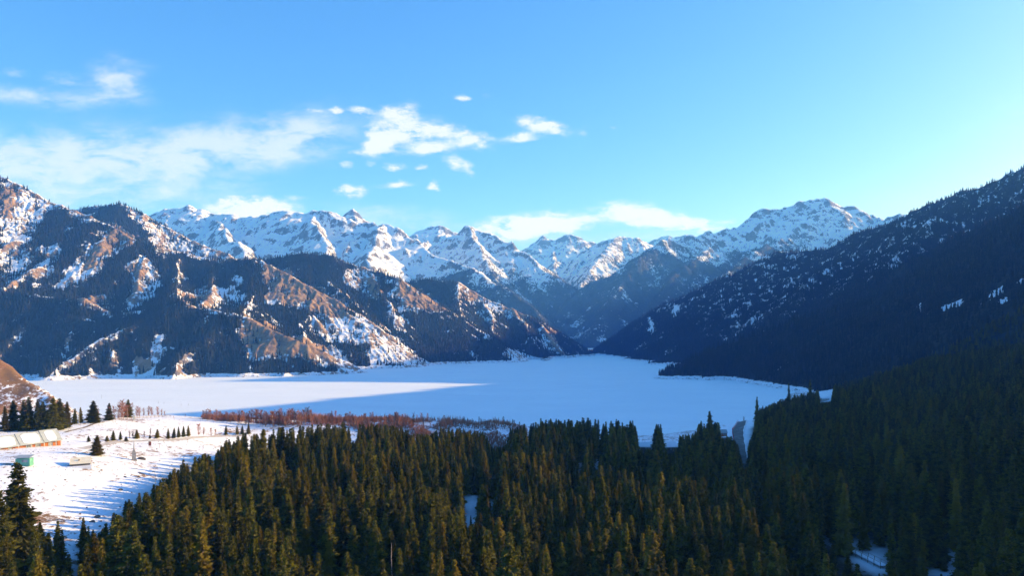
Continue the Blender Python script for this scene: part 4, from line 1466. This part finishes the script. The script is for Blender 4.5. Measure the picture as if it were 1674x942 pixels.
GRP = 'bare birches on the bank above the lake'
nb_ = 0
for i in range(230):
    px_ = 332 + (i + rb.random()) * 2.26
    env = 15 + 9 * math.exp(-((px_ - 460) / 60) ** 2) - 6 * max(0, (px_ - 640) / 200)
    row = rb.choice((0, 0, 5, 9))
    base = np.interp(px_, [330, 420, 560, 700, 850], [686, 690, 690, 692, 694]) + row * (0.3 if px_ < 400 else 1.0)
    hp = env * rb.uniform(.5, 1.25)
    if px_ > 690 and rb.random() < .5:
        continue
    grey = px_ > 735 or rb.random() < .08  # past the sunlit stretch the shade is put into darker twigs; few others grey
    size = 'short' if hp < 14 else ('tall' if hp > 20 else 'mid-sized')
    lab = '%s %s bare birch %s' % (size, 'grey-brown' if grey else 'red', [q for lim, q in BW if px_ < lim][0])
    put_birch(px_, float(base), hp, BG if grey else BP, lab, GRP)
    nb_ += 1
for px_, base, hp, lab in [(152, 690, 20, 'red birch in front of the lone broad spruce, left stem'), (157, 690, 24, 'red birch in front of the lone broad spruce, middle stem'),
                           (160, 690, 22, 'red birch in front of the lone broad spruce, right stem'), (179, 688, 24, 'red birch before the middle lone spruce'),
                           (187, 686, 22, 'thin pinkish birch right of the middle lone spruce'), (194, 686, 24, 'thin birch left of the tall pale stem'),
                           (198, 686, 32, 'tallest birch with a pale stem, left of the reddish spruce'), (202, 685, 28, 'pale stemmed birch touching the reddish spruce'),
                           (208, 684, 22, 'red birch before the reddish spruce'), (214, 683, 24, 'red birch at the right side of the reddish spruce'),
                           (224, 682, 18, 'red birch, first right of the reddish spruce'), (228, 682, 16, 'red birch, second right of the reddish spruce'),
                           (235, 681, 14, 'low red birch halfway to the plateau tip'), (243, 681, 17, 'red birch with a rounded top on the plateau edge'),
                           (248, 680, 14, 'low red birch beside the rounded one'), (258, 680, 15, 'red birch near the plateau tip'), (264, 680, 11, 'low birch at the plateau tip'),
                           (269, 680, 8, 'last tiny birch at the plateau tip'), (325, 713, 20, 'red leafless shrub tree left of the reddish spruce on the meadow'),
                           (333, 712, 13, 'low red shrub tree by the track'), (345, 714, 14, 'low pinkish shrub tree by the track'), (352, 713, 11, 'smallest pinkish shrub tree by the track'),
                           (212, 718, 14, 'bare shrub tree left of the monument tip'), (217, 717, 12, 'bare shrub tree behind the monument tip'), (236, 716, 11, 'bare shrub tree above the monument'),
                           (246, 712, 12, 'bare shrub tree on the snowy rise'), (284, 684, 4, 'tiny bush on the plateau rim'), (303, 681, 4, 'tiny bush on the rim left of the grove'),
                           (340, 681, 13, 'grey birch before the ice at the left of the grove'), (351, 680, 11, 'small grey birch before the ice'),
                           (1216, 676, 10, 'bare bush beyond the red fence of the road'), (823, 691, 10, 'bare birch on the stony bank')]:
    put_birch(px_, base, hp, BG if ('grey' in lab or 'bare' in lab) else BP, lab, 'single birches and shrub trees', ymin=240)

# low twiggy undergrowth below the birches
n_ = 14000
U_, V_ = rng.uniform(330, 860, n_), rng.uniform(0, 1, n_)
Yu = 520 + (V_ - .5) * 44 - np.clip((U_ - 560) / 150, 0, 1) * rng.random(n_) * 60
Xu = (U_ - CX) / F * Yu
Zu = LG.sample(Xu, Yu)
hu = rng.uniform(.6, 2.6, n_) * np.clip(1.0 + fbm(Xu, Yu, 18, 2, 161) * 2.6, .05, 2.0)
tt = np.empty((n_, 9, 3))
for k in range(3):
    a_ = rng.uniform(0, 6.28, n_)
    w_ = rng.uniform(.10, .28, n_)
    ln_ = rng.uniform(-.7, .7, (2, n_))
    ox, oy = rng.uniform(-.6, .6, (2, n_))
    tt[:, k * 3, :] = np.stack([Xu + ox - np.cos(a_) * w_, Yu + oy - np.sin(a_) * w_, Zu - .1], 1)
    tt[:, k * 3 + 1, :] = np.stack([Xu + ox + np.cos(a_) * w_, Yu + oy + np.sin(a_) * w_, Zu - .1], 1)
    tt[:, k * 3 + 2, :] = np.stack([Xu + ox + ln_[0], Yu + oy + ln_[1], Zu + hu * rng.uniform(.7, 1.2, n_)], 1)
tag(obj('undergrowth', np_mesh('undergrowth', tt.reshape(-1, 3), np.arange(n_ * 9).reshape(-1, 3)), M['twig_mix']), 'low red-brown undergrowth between the birches on the bank', 'undergrowth', kind='stuff')

# ------------------------------------------------------------------ timber lodge at the left edge
a = seen(-60, 742, 240, 420)
b = seen(101, 729, 240, 420)
ang = math.atan2(b[1] - a[1], b[0] - a[0])
Ln = math.hypot(b[0] - a[0], b[1] - a[1])
zz = min(a[2], b[2]) - 0.2
print('lodge', a, b, Ln)
lodge = thing('lodge', 'long timber lodge with snow patches on its grey-green roofs', 'lodge', (a[0], a[1], zz), ang)
kx = Ln / 161.0
xs = [0, 87 * kx, 128 * kx, Ln]
zb_ = b[2] - zz
MB().box(0.3, Ln - 0.3, 0.5, 8.5, -1.5, 3.1).build('wall', M['timber'], lodge)
for i in range(3):
    x0, x1 = xs[i] + 0.06, xs[i + 1] - 0.06
    e0, tp = 2.7 + 0.12 * i, 7.2 + 0.25 * i
    r = MB()
    r.slab([(x0, -0.9, e0), (x1, -0.9, e0), (x1, 4.4, tp), (x0, 4.4, tp)], 0.22)
    r.slab([(x0, 4.42, tp), (x1, 4.42, tp), (x1, 9.7, e0), (x0, 9.7, e0)], 0.22)
    r.add([(x1 - .3, 0.5, e0 + .6), (x1 - .3, 8.3, e0 + .6), (x1 - .3, 4.4, tp - .35)], [(0, 1, 2)])
    rf = r.build('roof', M['metal_roof'], lodge)
    s_ = MB()
    m0, m1 = x0 + (1.6 if i else 11), x1 - (0.9 if i < 2 else 2.0)
    pts = []
    for k in range(28):
        t_ = 2 * math.pi * k / 28
        cx_ = (m0 + m1) / 2 + (m1 - m0) / 2 * math.copysign(abs(math.cos(t_)) ** 0.45, math.cos(t_)) * (1 + .03 * math.sin(5 * t_ + i))
        cv = 0.46 + 0.40 * math.copysign(abs(math.sin(t_)) ** 0.5, math.sin(t_)) * (1 + .05 * math.sin(7 * t_ + i))
        pts.append((cx_, -0.9 + 5.3 * cv, e0 + (tp - e0) * cv + 0.16))
    s_.slab(pts, 0.14)
    s_.build('snow', M['roof_snow'], rf)
for i, (f0, f1) in enumerate([(.30, .36), (.44, .47), (.62, .68), (.72, .77), (.86, .90)]):
    wn = MB().box(Ln * f0, Ln * f1, 0.40, 0.47, 0.7, 2.2).build('window', M['glass'], lodge)
    fr = MB()
    x0, x1 = Ln * f0, Ln * f1
    fr.box(x0 - .12, x0, .36, .49, .58, 2.32).box(x1, x1 + .12, .36, .49, .58, 2.32).box(x0, x1, .36, .49, 2.2, 2.32).box(x0, x1, .36, .49, .58, .7)
    fr.build('frame', M['pale_paint'], wn)
for f_ in (.02, .26, .53, .66, .80, .93, .985):
    MB().box(Ln * f_ - .11, Ln * f_ + .11, -.6, -.38, -1.5, 2.85).build('post', M['pale_paint'], lodge)

# ------------------------------------------------------------------ cream cabin, green kiosk
a = seen(114, 765, 200, 400)
ang = 0.48
Ln = 29 / F * a[1]
cab = thing('cabin', 'small cabin with a bright cream roof on the snowy meadow', 'cabin', (a[0], a[1], a[2]), ang)
MB().box(0.15, Ln - .15, 0.35, 5.6, -.8, 1.2).build('wall', M['dark_wall'], cab)
r = MB()
r.slab([(-.1, -.25, 1.15), (Ln + .1, -.25, 1.15), (Ln + .1, 4.2, 3.0), (-.1, 4.2, 3.0)], .14)
r.slab([(-.1, 4.22, 3.0), (Ln + .1, 4.22, 3.0), (Ln + .1, 6.0, 1.6), (-.1, 6.0, 1.6)], .14)
r.add([(0.15, 0.4, 1.2), (0.15, 5.7, 1.45), (0.15, 4.2, 2.8)], [(0, 1, 2)])
r.add([(Ln - .15, 0.4, 1.2), (Ln - .15, 5.7, 1.45), (Ln - .15, 4.2, 2.8)], [(0, 2, 1)])
rf = r.build('roof', M['cream'], cab)
MB().box(Ln * .38, Ln * .46, 1.7, 2.2, 1.7, 2.5).build('vent', M['wood'], rf)
MB().box(-1.0, Ln + .6, -1.1, 5.0, -1.2, 0.25).build('deck', M['roof_snow'], cab)

a = seen(25, 761, 200, 400)
kio = thing('kiosk', 'green kiosk half hidden behind a spruce tip', 'kiosk', a, 0.1)
wK = 22 / F * a[1]
MB().box(0, wK, 0, 2.6, -.6, 2.3).build('wall', M['green_paint'], kio)
MB().slab([(-.3, -.4, 2.75), (wK + .3, -.4, 2.75), (wK + .3, 2.9, 3.3), (-.3, 2.9, 3.3)], .18).build('roof', M['metal_roof'], kio)
MB().box(wK * .45, wK * .85, -.04, -.01, .9, 1.9).build('window', M['glass'], kio)

# ------------------------------------------------------------------ monument, boards, lamp post, fence
a = seen(219, 753, 200, 400)
mon = thing('monument', 'grey stone monument with a thin spire on the meadow', 'monument', a, 0.5)
sc = a[1] / 260.0
b_ = MB()
prof = [(1.15, -.5), (1.15, .25), (.80, .3), (.78, 3.0), (.68, 3.6), (.30, 4.6)]
for (r0, z0), (r1, z1) in zip(prof[:-1], prof[1:]):
    v = [(sx_ * r0, sy_ * r0, z0) for sx_, sy_ in ((-1, -1), (1, -1), (1, 1), (-1, 1))] + [(sx_ * r1, sy_ * r1, z1) for sx_, sy_ in ((-1, -1), (1, -1), (1, 1), (-1, 1))]
    b_.add(v, [(0, 1, 5, 4), (1, 2, 6, 5), (2, 3, 7, 6), (3, 0, 4, 7), (4, 5, 6, 7)])
b_.build('base', M['stone'], mon)
MB().tube([(0, 0, 4.5), (0, 0, 6.5), (0, 0, 8.4)], [.26, .20, .08], 8).build('spire', M['stone'], mon)
a = seen(230, 752, 200, 400)
wl = MB()
for k in range(9):
    t0, t1 = -1 + k * 2 / 9, -1 + (k + 1) * 2 / 9
    h0 = .35 + .8 * (1 - abs((t0 + t1) / 2) ** 2)
    wl.box(t0 * 1.9, t1 * 1.9 - .01, .5 * t0 * t0, .5 * t0 * t0 + .45, -.4, h0)
tag(wl.build('stone_wall', M['rock']), 'low curved dark stone wall beside the monument', 'wall').location = a


def board(px_, base, top, wpx, mat, label, name='signboard'):
    a = seen(px_, base, 220, 800)
    h_ = (base - top) / F * a[1]
    w_ = wpx / F * a[1]
    t_ = thing(name, label, 'sign', a, -.1)
    MB().box(-w_ / 2, w_ / 2, -.06, .06, h_ * .35, h_).build('panel', mat, t_)
    for s_ in (-1, 1):
        MB().box(s_ * w_ * .3 - .06, s_ * w_ * .3 + .06, .07, .19, -.4, h_ * .9).build('leg', M['wood'], t_)
    MB().box(-w_ / 2 - .06, w_ / 2 + .06, -.09, .10, h_ + .002, h_ + .12).build('cap', M['wood'], t_)


board(245, 733, 723, 4.5, M['red_board'], 'red-brown notice board on the snowy meadow')
board(219, 690, 680, 3.6, M['cream'], 'small cream board on the plateau edge above the monument')


def post(px_, base, top, r_, mat, name, label, cat, extra=None, ymin=230, y1=1500):
    a = seen(px_, base, ymin, y1)
    h_ = (base - top) / F * a[1]
    t_ = thing(name, label, cat, a)
    MB().tube([(0, 0, -.4), (0, 0, h_ * .5), (0, 0, h_)], [r_, r_ * .85, r_ * .6], 7).build('pole', M[mat], t_)
    if extra == 'lamp':
        MB().tube([(0, 0, h_ - .2), (.5, 0, h_ + .1), (1.0, 0, h_ + .05)], [.07, .06, .06], 6).build('arm', M[mat], t_)
        MB().box(.8, 1.5, -.14, .14, h_ - .08, h_ + .03).build('lamp_head', M['pale_paint'], t_)
    elif extra == 'flag':
        MB().box(r_, r_ + .8, -.02, .02, h_ - .55, h_ - .05).build('flag', M['red_paint'], t_)
    elif extra == 'foot':
        MB().box(-.5, .5, -.5, .5, -.5, .25).build('foot', M['roof_snow'], t_)
    elif extra == 'arm':
        MB().box(-.9, .9, -.05, .05, h_ - .5, h_ - .35).build('crossarm', M['wood'], t_)
    return t_


post(129, 695, 675, .16, 'pale_paint', 'lamp_post', 'pale lamp post before the two low spruces', 'lamp post', 'lamp', 300)
post(261, 733, 725, .07, 'wood', 'post', 'thin brown post right of the red-brown board', 'post', 'arm')
post(603, 673, 657, .22, 'pale_paint', 'mast', 'white mast rising above the red birch grove', 'mast', 'foot', 400, 700)
post(629, 676, 668, .3, 'stone', 'post', 'stubby dark post right of the white mast', 'post', 'foot', 400, 700)
post(166, 652, 645, .12, 'dark_cloth', 'marker_post', 'marker post on the sunlit ice above the lone spruces', 'post', 'foot', 900)
for px_, b_, lab in ((259, 660, 'leftmost of four dark marker posts on the ice'), (268, 661, 'second of four dark marker posts on the ice'),
                     (296, 664, 'third of four dark marker posts on the ice, at the shade edge'), (308, 664, 'rightmost of four dark marker posts on the ice')):
    post(px_, b_, b_ - 4, .18, 'dark_cloth', 'marker_post', lab, 'post', 'foot', 900)
post(254, 838, 776, .09, 'wood', 'utility_pole', 'thin wooden pole with a crossarm at the forest edge', 'pole', 'arm', 180)

# a rail fence along the rim of the plateau
fe = thing('rail_fence', 'pale wooden rail fence along the rim of the plateau', 'fence', (0, 0, 0))
pts = [seen(u, v, 350, 700) for u, v in zip(np.linspace(176, 266, 15), np.linspace(688, 682.5, 15))]
rails = MB()
for p0, p1 in zip(pts[:-1], pts[1:]):
    for hgt in (.55, 1.05):
        rails.tube([(p0[0], p0[1], p0[2] + hgt), (p1[0], p1[1], p1[2] + hgt)], [.07, .07], 4)
rails.build('rails', M['wood'], fe)
for p0 in pts:
    MB().box(p0[0] - .09, p0[0] + .09, p0[1] - .09, p0[1] + .09, p0[2] - .3, p0[2] + 1.25).build('post', M['wood'], fe)


# ------------------------------------------------------------------ tracks and road
def ribbon(name, pix, width, mat, lift, ymin=200, y1=900, kind='structure', closed=None):
    P3 = [seen(u, v, ymin, y1) for u, v in pix]
    P3 = np.array(P3)
    t_ = np.linspace(0, len(P3) - 1, (len(P3) - 1) * 12 + 1)
    X_ = np.interp(t_, range(len(P3)), P3[:, 0])
    Y_ = np.interp(t_, range(len(P3)), P3[:, 1])
    k = np.ones(9) / 9
    X_ = np.convolve(np.pad(X_, 4, mode='edge'), k, 'valid')
    Y_ = np.convolve(np.pad(Y_, 4, mode='edge'), k, 'valid')
    dx_, dy_ = np.gradient(X_), np.gradient(Y_)
    L_ = np.sqrt(dx_ ** 2 + dy_ ** 2) + 1e-9
    nx_, ny_ = -dy_ / L_, dx_ / L_
    W_ = np.interp(t_, range(len(P3)), width) if hasattr(width, '__len__') else np.full(len(t_), width)
    offs = np.linspace(-.5, .5, 7)
    VX = X_[:, None] + nx_[:, None] * offs * W_[:, None]
    VY = Y_[:, None] + ny_[:, None] * offs * W_[:, None]
    VZ = LG.sample(VX, VY) + lift
    n, m__ = VX.shape
    idx = np.arange(n * m__).reshape(n, m__)
    q = np.stack([idx[:-1, :-1], idx[:-1, 1:], idx[1:, 1:], idx[1:, :-1]], -1).reshape(-1, 4)
    o = obj(name, np_mesh(name, np.stack([VX, VY, VZ], -1).reshape(-1, 3), q, smooth=True), M[mat])
    tag(o, kind=kind)
    return VX, VY, VZ


ribbon('path', [(104, 708), (120, 704), (140, 699), (152, 694), (172, 690)], 1.6, 'earth_track', .12, 300, 600)
ribbon('path', [(128, 736), (180, 724), (232, 721.5), (290, 720), (325, 715), (360, 713), (400, 713)], 4.0, 'snowy_track', .12, 250, 600)
m_, t = new_mat('frosty_asphalt')
co = t.node('ShaderNodeTexCoord').outputs['Object']
col = t.mix(t.ss(t.noise(co, .12, 6.0, .7), .42, .62), (0.085, 0.092, 0.092), (0.14, 0.15, 0.155))
col = t.mix(t.m('MULTIPLY', t.ss(t.noise(co, .25, 3.0, .5), .60, .72), .5), col, (0.5, 0.54, 0.6))
finish(t, col, .85, t.noise(co, 3.0, 3.0), .03, .4)
M['frosty_asphalt'] = m_
RV = ribbon('road', [(1216, 775), (1213, 745), (1208, 720), (1206, 704), (1212, 694), (1224, 686), (1245, 681), (1275, 678)], [6, 6.5, 8, 10, 9, 8, 7, 6], 'frosty_asphalt', .25, 380, 900)
VX, VY, VZ = RV
tk = thing('road_fence', 'low red fence of posts and pennants along the outer curve of the road', 'fence', (0, 0, 0))
side_ = 0 if VX[30, 0] < VX[30, -1] else -1
ln = [(VX[i, side_], VY[i, side_], VZ[i, side_]) for i in range(22, VX.shape[0], 1)]
rl = MB()
for p0, p1 in zip(ln[:-1], ln[1:]):
    rl.tube([(p0[0], p0[1], p0[2] + 1.1), (p1[0], p1[1], p1[2] + 1.1)], [.05, .05], 4)
    rl.tube([(p0[0], p0[1], p0[2] + .6), (p1[0], p1[1], p1[2] + .6)], [.05, .05], 4)
rl.build('rails', M['red_paint'], tk)
for i, p0 in enumerate(ln):
    q = MB().box(p0[0] - .1, p0[0] + .1, p0[1] - .1, p0[1] + .1, p0[2] - .3, p0[2] + (2.6 if i % 2 else 1.4)).build('post', M['red_paint'], tk)

# ------------------------------------------------------------------ snow roofed houses among the trees
def house(px_, base, Lm, Dm, wall_h, roof_h, rot, wall, roof, label, snow=True, name='house', ymin=300, lift=0.0, y1=900):
    a = seen(px_, base, ymin, y1)
    h_ = thing(name, label, name.replace('_', ' '), (a[0], a[1], a[2] + lift), rot)
    MB().box(-Lm / 2, Lm / 2, 0, Dm, -3 - lift, wall_h).build('wall', wall, h_)
    r = MB()
    e_ = .5
    r.slab([(-Lm / 2 - e_, -e_, wall_h - .1), (Lm / 2 + e_, -e_, wall_h - .1), (Lm / 2 + e_, Dm / 2, wall_h + roof_h), (-Lm / 2 - e_, Dm / 2, wall_h + roof_h)], .2)
    r.slab([(-Lm / 2 - e_, Dm / 2 + .01, wall_h + roof_h), (Lm / 2 + e_, Dm / 2 + .01, wall_h + roof_h), (Lm / 2 + e_, Dm + e_, wall_h - .1), (-Lm / 2 - e_, Dm + e_, wall_h - .1)], .2)
    for sx_ in (-1, 1):
        r.add([(sx_ * (Lm / 2 - .02), 0.05, wall_h), (sx_ * (Lm / 2 - .02), Dm - .05, wall_h), (sx_ * (Lm / 2 - .02), Dm / 2, wall_h + roof_h - .2)], [(0, 1, 2)])
    rf = r.build('roof', roof, h_)
    if snow:
        MB().slab([(-Lm / 2 - .35, -.35, wall_h + .27), (Lm / 2 + .35, -.35, wall_h + .27), (Lm / 2 + .35, Dm / 2, wall_h + roof_h + .3), (-Lm / 2 - .35, Dm / 2, wall_h + roof_h + .3)], .25).build('snow', M['roof_snow'], rf)
    for k in range(3):
        x0 = -Lm / 2 + Lm * (k + .5) / 3 - .5
        wn = MB().box(x0, x0 + 1.0, -.06, -.01, .9, 2.0).build('window', M['glass'], h_)
        MB().box(x0 - .1, x0 + 1.1, -.09, -.01, 2.003, 2.12).box(x0 - .1, x0 + 1.1, -.09, -.01, .78, .897).build('frame', M['pale_paint'], wn)
    MB().box(Lm * .12, Lm * .12 + .9, -.06, -.01, -.1, 2.0).build('door', M['wood'], h_)
    return h_


house(1056, 742, 11, 8, 2.6, 2.6, -.1, M['dark_wall'], M['metal_roof'], 'snow roofed house between the spruces, left of a second roof', lift=1.5)
house(1097, 742, 9, 8, 2.6, 2.8, .15, M['dark_wall'], M['metal_roof'], 'snow roofed house in the gap right of the first roof', lift=1.5)
house(1183, 714, 6, 5, 2.6, 2.4, .1, M['timber'], M['metal_roof'], 'little hut with a grey-green roof beside the road', snow=False, name='hut', lift=.5)
house(1350, 656, 14, 6, 2.4, 1.4, .35, M['pale_paint'], M['metal_roof'], 'pale low shelter with a snowy roof on the right bank', name='shelter', ymin=500, lift=1.0, y1=1100)

# low snow bank ploughed to the inner side of the road
bk = MB()
far_side = -1 if side_ == 0 else 0
path_ = [(VX[i, far_side], VY[i, far_side], VZ[i, far_side] + .1) for i in range(0, VX.shape[0], 2)]
bk.tube(path_, [.55 + .3 * math.sin(i * 1.9) for i in range(len(path_))], 6)
tag(bk.build('snow_bank', M['roof_snow'], smooth=True), 'low ploughed snow bank along the inner curve of the road', 'snow bank')

# dead trees standing in the forest
for px_, top, Y_, hpx, lab in [(640, 888, 192, 18, 'bare pale dead tree trunk at the bottom of the golden forest'), (471, 806, 240, 15, 'grey dead tree among the golden spruces below the red birches'),
                              (1012, 770, 300, 16, 'grey dead tree in the half shaded forest below the snow roofs'), (722, 905, 185, 15, 'thin dead tree at the bottom edge below the snowy clearing')]:
    X_, Y_, Zt = P(px_, top, Y_)
    zb = float(ground(X_, Y_))
    h_ = Zt - zb
    d_ = thing('dead_tree', lab, 'tree', (X_, Y_, zb))
    MB().tube([(0, 0, -.5), (.1, 0, h_ * .4), (-.1, .1, h_ * .8), (0, 0, h_)], [.22, .17, .10, .03], 7).build('trunk', M['birch_bark'], d_)
    br_ = MB()
    for k in range(26):
        z_ = h_ * rb.uniform(.25, .96)
        a_ = rb.uniform(0, 6.28)
        l_ = (1 - z_ / h_) * 3 * rb.uniform(.4, 1) + .3
        br_.tube([(0, 0, z_), (math.cos(a_) * l_ * .5, math.sin(a_) * l_ * .5, z_ - .1 * l_), (math.cos(a_) * l_, math.sin(a_) * l_, z_ - .35 * l_)], [.05, .035, .01], 3)
    br_.build('branches', M['twig_grey_shade'], d_)

# walkway in the lower right clearing
a, b = seen(1395, 905, 170, 400), seen(1445, 930, 170, 400)
wk = thing('walkway', 'snow covered wooden walkway with rails in the lower right clearing', 'walkway', (0, 0, 0))
dx_, dy_ = b[0] - a[0], b[1] - a[1]
L_ = math.hypot(dx_, dy_)
ux, uy = dx_ / L_, dy_ / L_
nx_, ny_ = -uy, ux
sl_ = []
for s0, o0 in ((0, -1.3), (1, -1.3), (1, 1.3), (0, 1.3)):
    sl_.append((a[0] + dx_ * s0 + nx_ * o0, a[1] + dy_ * s0 + ny_ * o0, (a[2] if s0 == 0 else b[2]) + .9))
MB().slab(sl_, .25).build('deck', M['roof_snow'], wk)
for o0 in (-1.2, 1.2):
    MB().tube([(a[0] + nx_ * o0, a[1] + ny_ * o0, a[2] + 1.9), (b[0] + nx_ * o0, b[1] + ny_ * o0, b[2] + 1.9)], [.06, .06], 4).build('rail', M['wood'], wk)
    for k in range(6):
        f_ = k / 5
        x_, y_, z_ = a[0] + dx_ * f_ + nx_ * o0, a[1] + dy_ * f_ + ny_ * o0, a[2] + (b[2] - a[2]) * f_
        MB().box(x_ - .07, x_ + .07, y_ - .07, y_ + .07, z_ - 1, z_ + 1.95).build('post', M['wood'], wk)


# ------------------------------------------------------------------ boulders and loose rocks
def rock_mesh(seed, r_):
    q = random.Random(seed)
    import bmesh
    bm = bmesh.new()
    bmesh.ops.create_icosphere(bm, subdivisions=2, radius=r_)
    for v in bm.verts:
        n = math.sin(v.co.x * 3 / r_ + seed) * .18 + math.sin(v.co.y * 4 / r_ + seed * 2) * .14 + q.uniform(-.1, .1)
        v.co *= 1 + n
        v.co.z *= .7
    me = bpy.data.meshes.new('boulder')
    bm.to_mesh(me)
    bm.free()
    me.materials.append(M['rock'])
    return me


RM = [rock_mesh(i, 1.0) for i in range(4)]
for i, (px_, py_, w_, lab) in enumerate([(158, 847, 8, 'largest dark boulder on the shaded snow'), (131, 849, 5, 'boulder left of the largest one'), (137, 855, 4, 'small boulder behind the narrow spruces'),
                                      (150, 854, 7, 'flat boulder just below the largest one'), (165, 853, 4, 'small boulder right of the largest one'), (163, 862, 4, 'boulder under the group, nearest the forest'),
                                      (171, 865, 4, 'lowest boulder of the group at the forest'), (110, 847, 3, 'tiny boulder left of the group'), (197, 802, 6, 'long dark rock on the snow bank'),
                                      (142, 831, 3, 'small rock above the boulder group'), (224, 786, 3, 'small rock in the middle of the shaded snow'), (107, 786, 3, 'small rock on the sunlit snow'),
                                      (205, 781, 4, 'rock on the border of sun and shade'), (166, 770, 4, 'brown stone right of the cream cabin')]):
    a = seen(px_, py_, 170, 400)
    o = bpy.data.objects.new('boulder', RM[i % 4])
    COL.objects.link(o)
    r_ = w_ / F * a[1] / 2
    o.location = (a[0], a[1], a[2] + r_ * .15)
    o.rotation_euler = (0, 0, i * 1.3)
    o.scale = (r_ * 1.2, r_, r_)
    tag(o, lab, 'rock', 'boulders and stones on the meadow snow')


def rubble(name, X_, Y_, Z_, r_, mat, label):
    base = np.array([(1, 0, 0), (.3, .9, 0), (-.8, .6, 0), (-.9, -.5, 0), (.2, -1, 0), (.1, .1, .8)], float)
    T_ = np.array([(0, 1, 5), (1, 2, 5), (2, 3, 5), (3, 4, 5), (4, 0, 5)])
    n = len(X_)
    a_ = rng.uniform(0, 6.28, n)
    j = rng.uniform(.6, 1.3, (n, 6))
    out = np.empty((n, 6, 3))
    out[:, :, 0] = X_[:, None] + r_[:, None] * j * (np.cos(a_)[:, None] * base[:, 0] - np.sin(a_)[:, None] * base[:, 1])
    out[:, :, 1] = Y_[:, None] + r_[:, None] * j * (np.sin(a_)[:, None] * base[:, 0] + np.cos(a_)[:, None] * base[:, 1])
    out[:, :, 2] = Z_[:, None] - .1 + r_[:, None] * j * base[:, 2]
    o = obj(name, np_mesh(name, out.reshape(-1, 3), (np.arange(n)[:, None, None] * 6 + T_).reshape(-1, 3)), M[mat])
    return tag(o, label, 'rocks', kind='stuff')


# rocky shore lines and stones strewn over the meadow and the bank
def shore(L, y0, y1, x0, x1, n, zlo, zhi):
    X_, Y_ = rng.uniform(x0, x1, n), rng.uniform(y0, y1, n)
    Z_ = L.sample(X_, Y_)
    ok = (Z_ > zlo) & (Z_ < zhi)
    return X_[ok], Y_[ok], Z_[ok]


for nm, L_, bx_, n_, zl, zh, r0, r1, lab in (('shore_rocks', LD, (1300, 2600, 250, 1200), 60000, -.8, 3.5, .5, 2.4, 'dark rocks along the snowy right shore of the lake'),
                                            ('shore_rocks', LA, (1650, 3500, -1900, 500), 130000, -.8, 4.5, .8, 3.0, 'dark rocks along the foot of the left mountains'),
                                            ('bank_stones', LG, (420, 640, -190, 120), 2600, 5, 60, .15, .75, 'brown stones strewn over the snowy bank below the birches'),
                                            ('meadow_stones', LG, (170, 520, -420, -90), 9000, 30, 90, .12, .55, 'small brown stones and tufts strewn over the snowy meadow')):
    X_, Y_, Z_ = shore(L_, bx_[0], bx_[1], bx_[2], bx_[3], n_, zl, zh)
    rubble(nm, X_, Y_, Z_, r0 + (r1 - r0) * rng.random(len(X_)) ** 2.5, 'rock', lab)

#@@HAZE
# ------------------------------------------------------------------ haze
def box_mesh(name, x0, x1, y0, y1, z0, z1):
    V_ = [(x0, y0, z0), (x1, y0, z0), (x1, y1, z0), (x0, y1, z0), (x0, y0, z1), (x1, y0, z1), (x1, y1, z1), (x0, y1, z1)]
    return np_mesh(name, V_, [[3, 2, 1, 0], [4, 5, 6, 7], [0, 1, 5, 4], [1, 2, 6, 5], [2, 3, 7, 6], [3, 0, 4, 7]])


m_ = bpy.data.materials.new('haze')
m_.use_nodes = True
t = NT(m_.node_tree)
pv = t.node('ShaderNodeVolumePrincipled')
pv.inputs['Color'].default_value = (0.09, 0.34, 1.0, 1)
pv.inputs['Absorption Color'].default_value = (1, 1, 1, 1)
pv.inputs['Density'].default_value = 8.2e-5
pv.inputs['Anisotropy'].default_value = 0.1
ou = t.node('ShaderNodeOutputMaterial')
t.link(pv.outputs[0], ou.inputs['Volume'])
tag(obj('haze', box_mesh('haze', -15100, 15100, -4100, 18100, -31, 3200), m_), 'blue air haze between the camera and the far mountains', 'haze', kind='stuff')
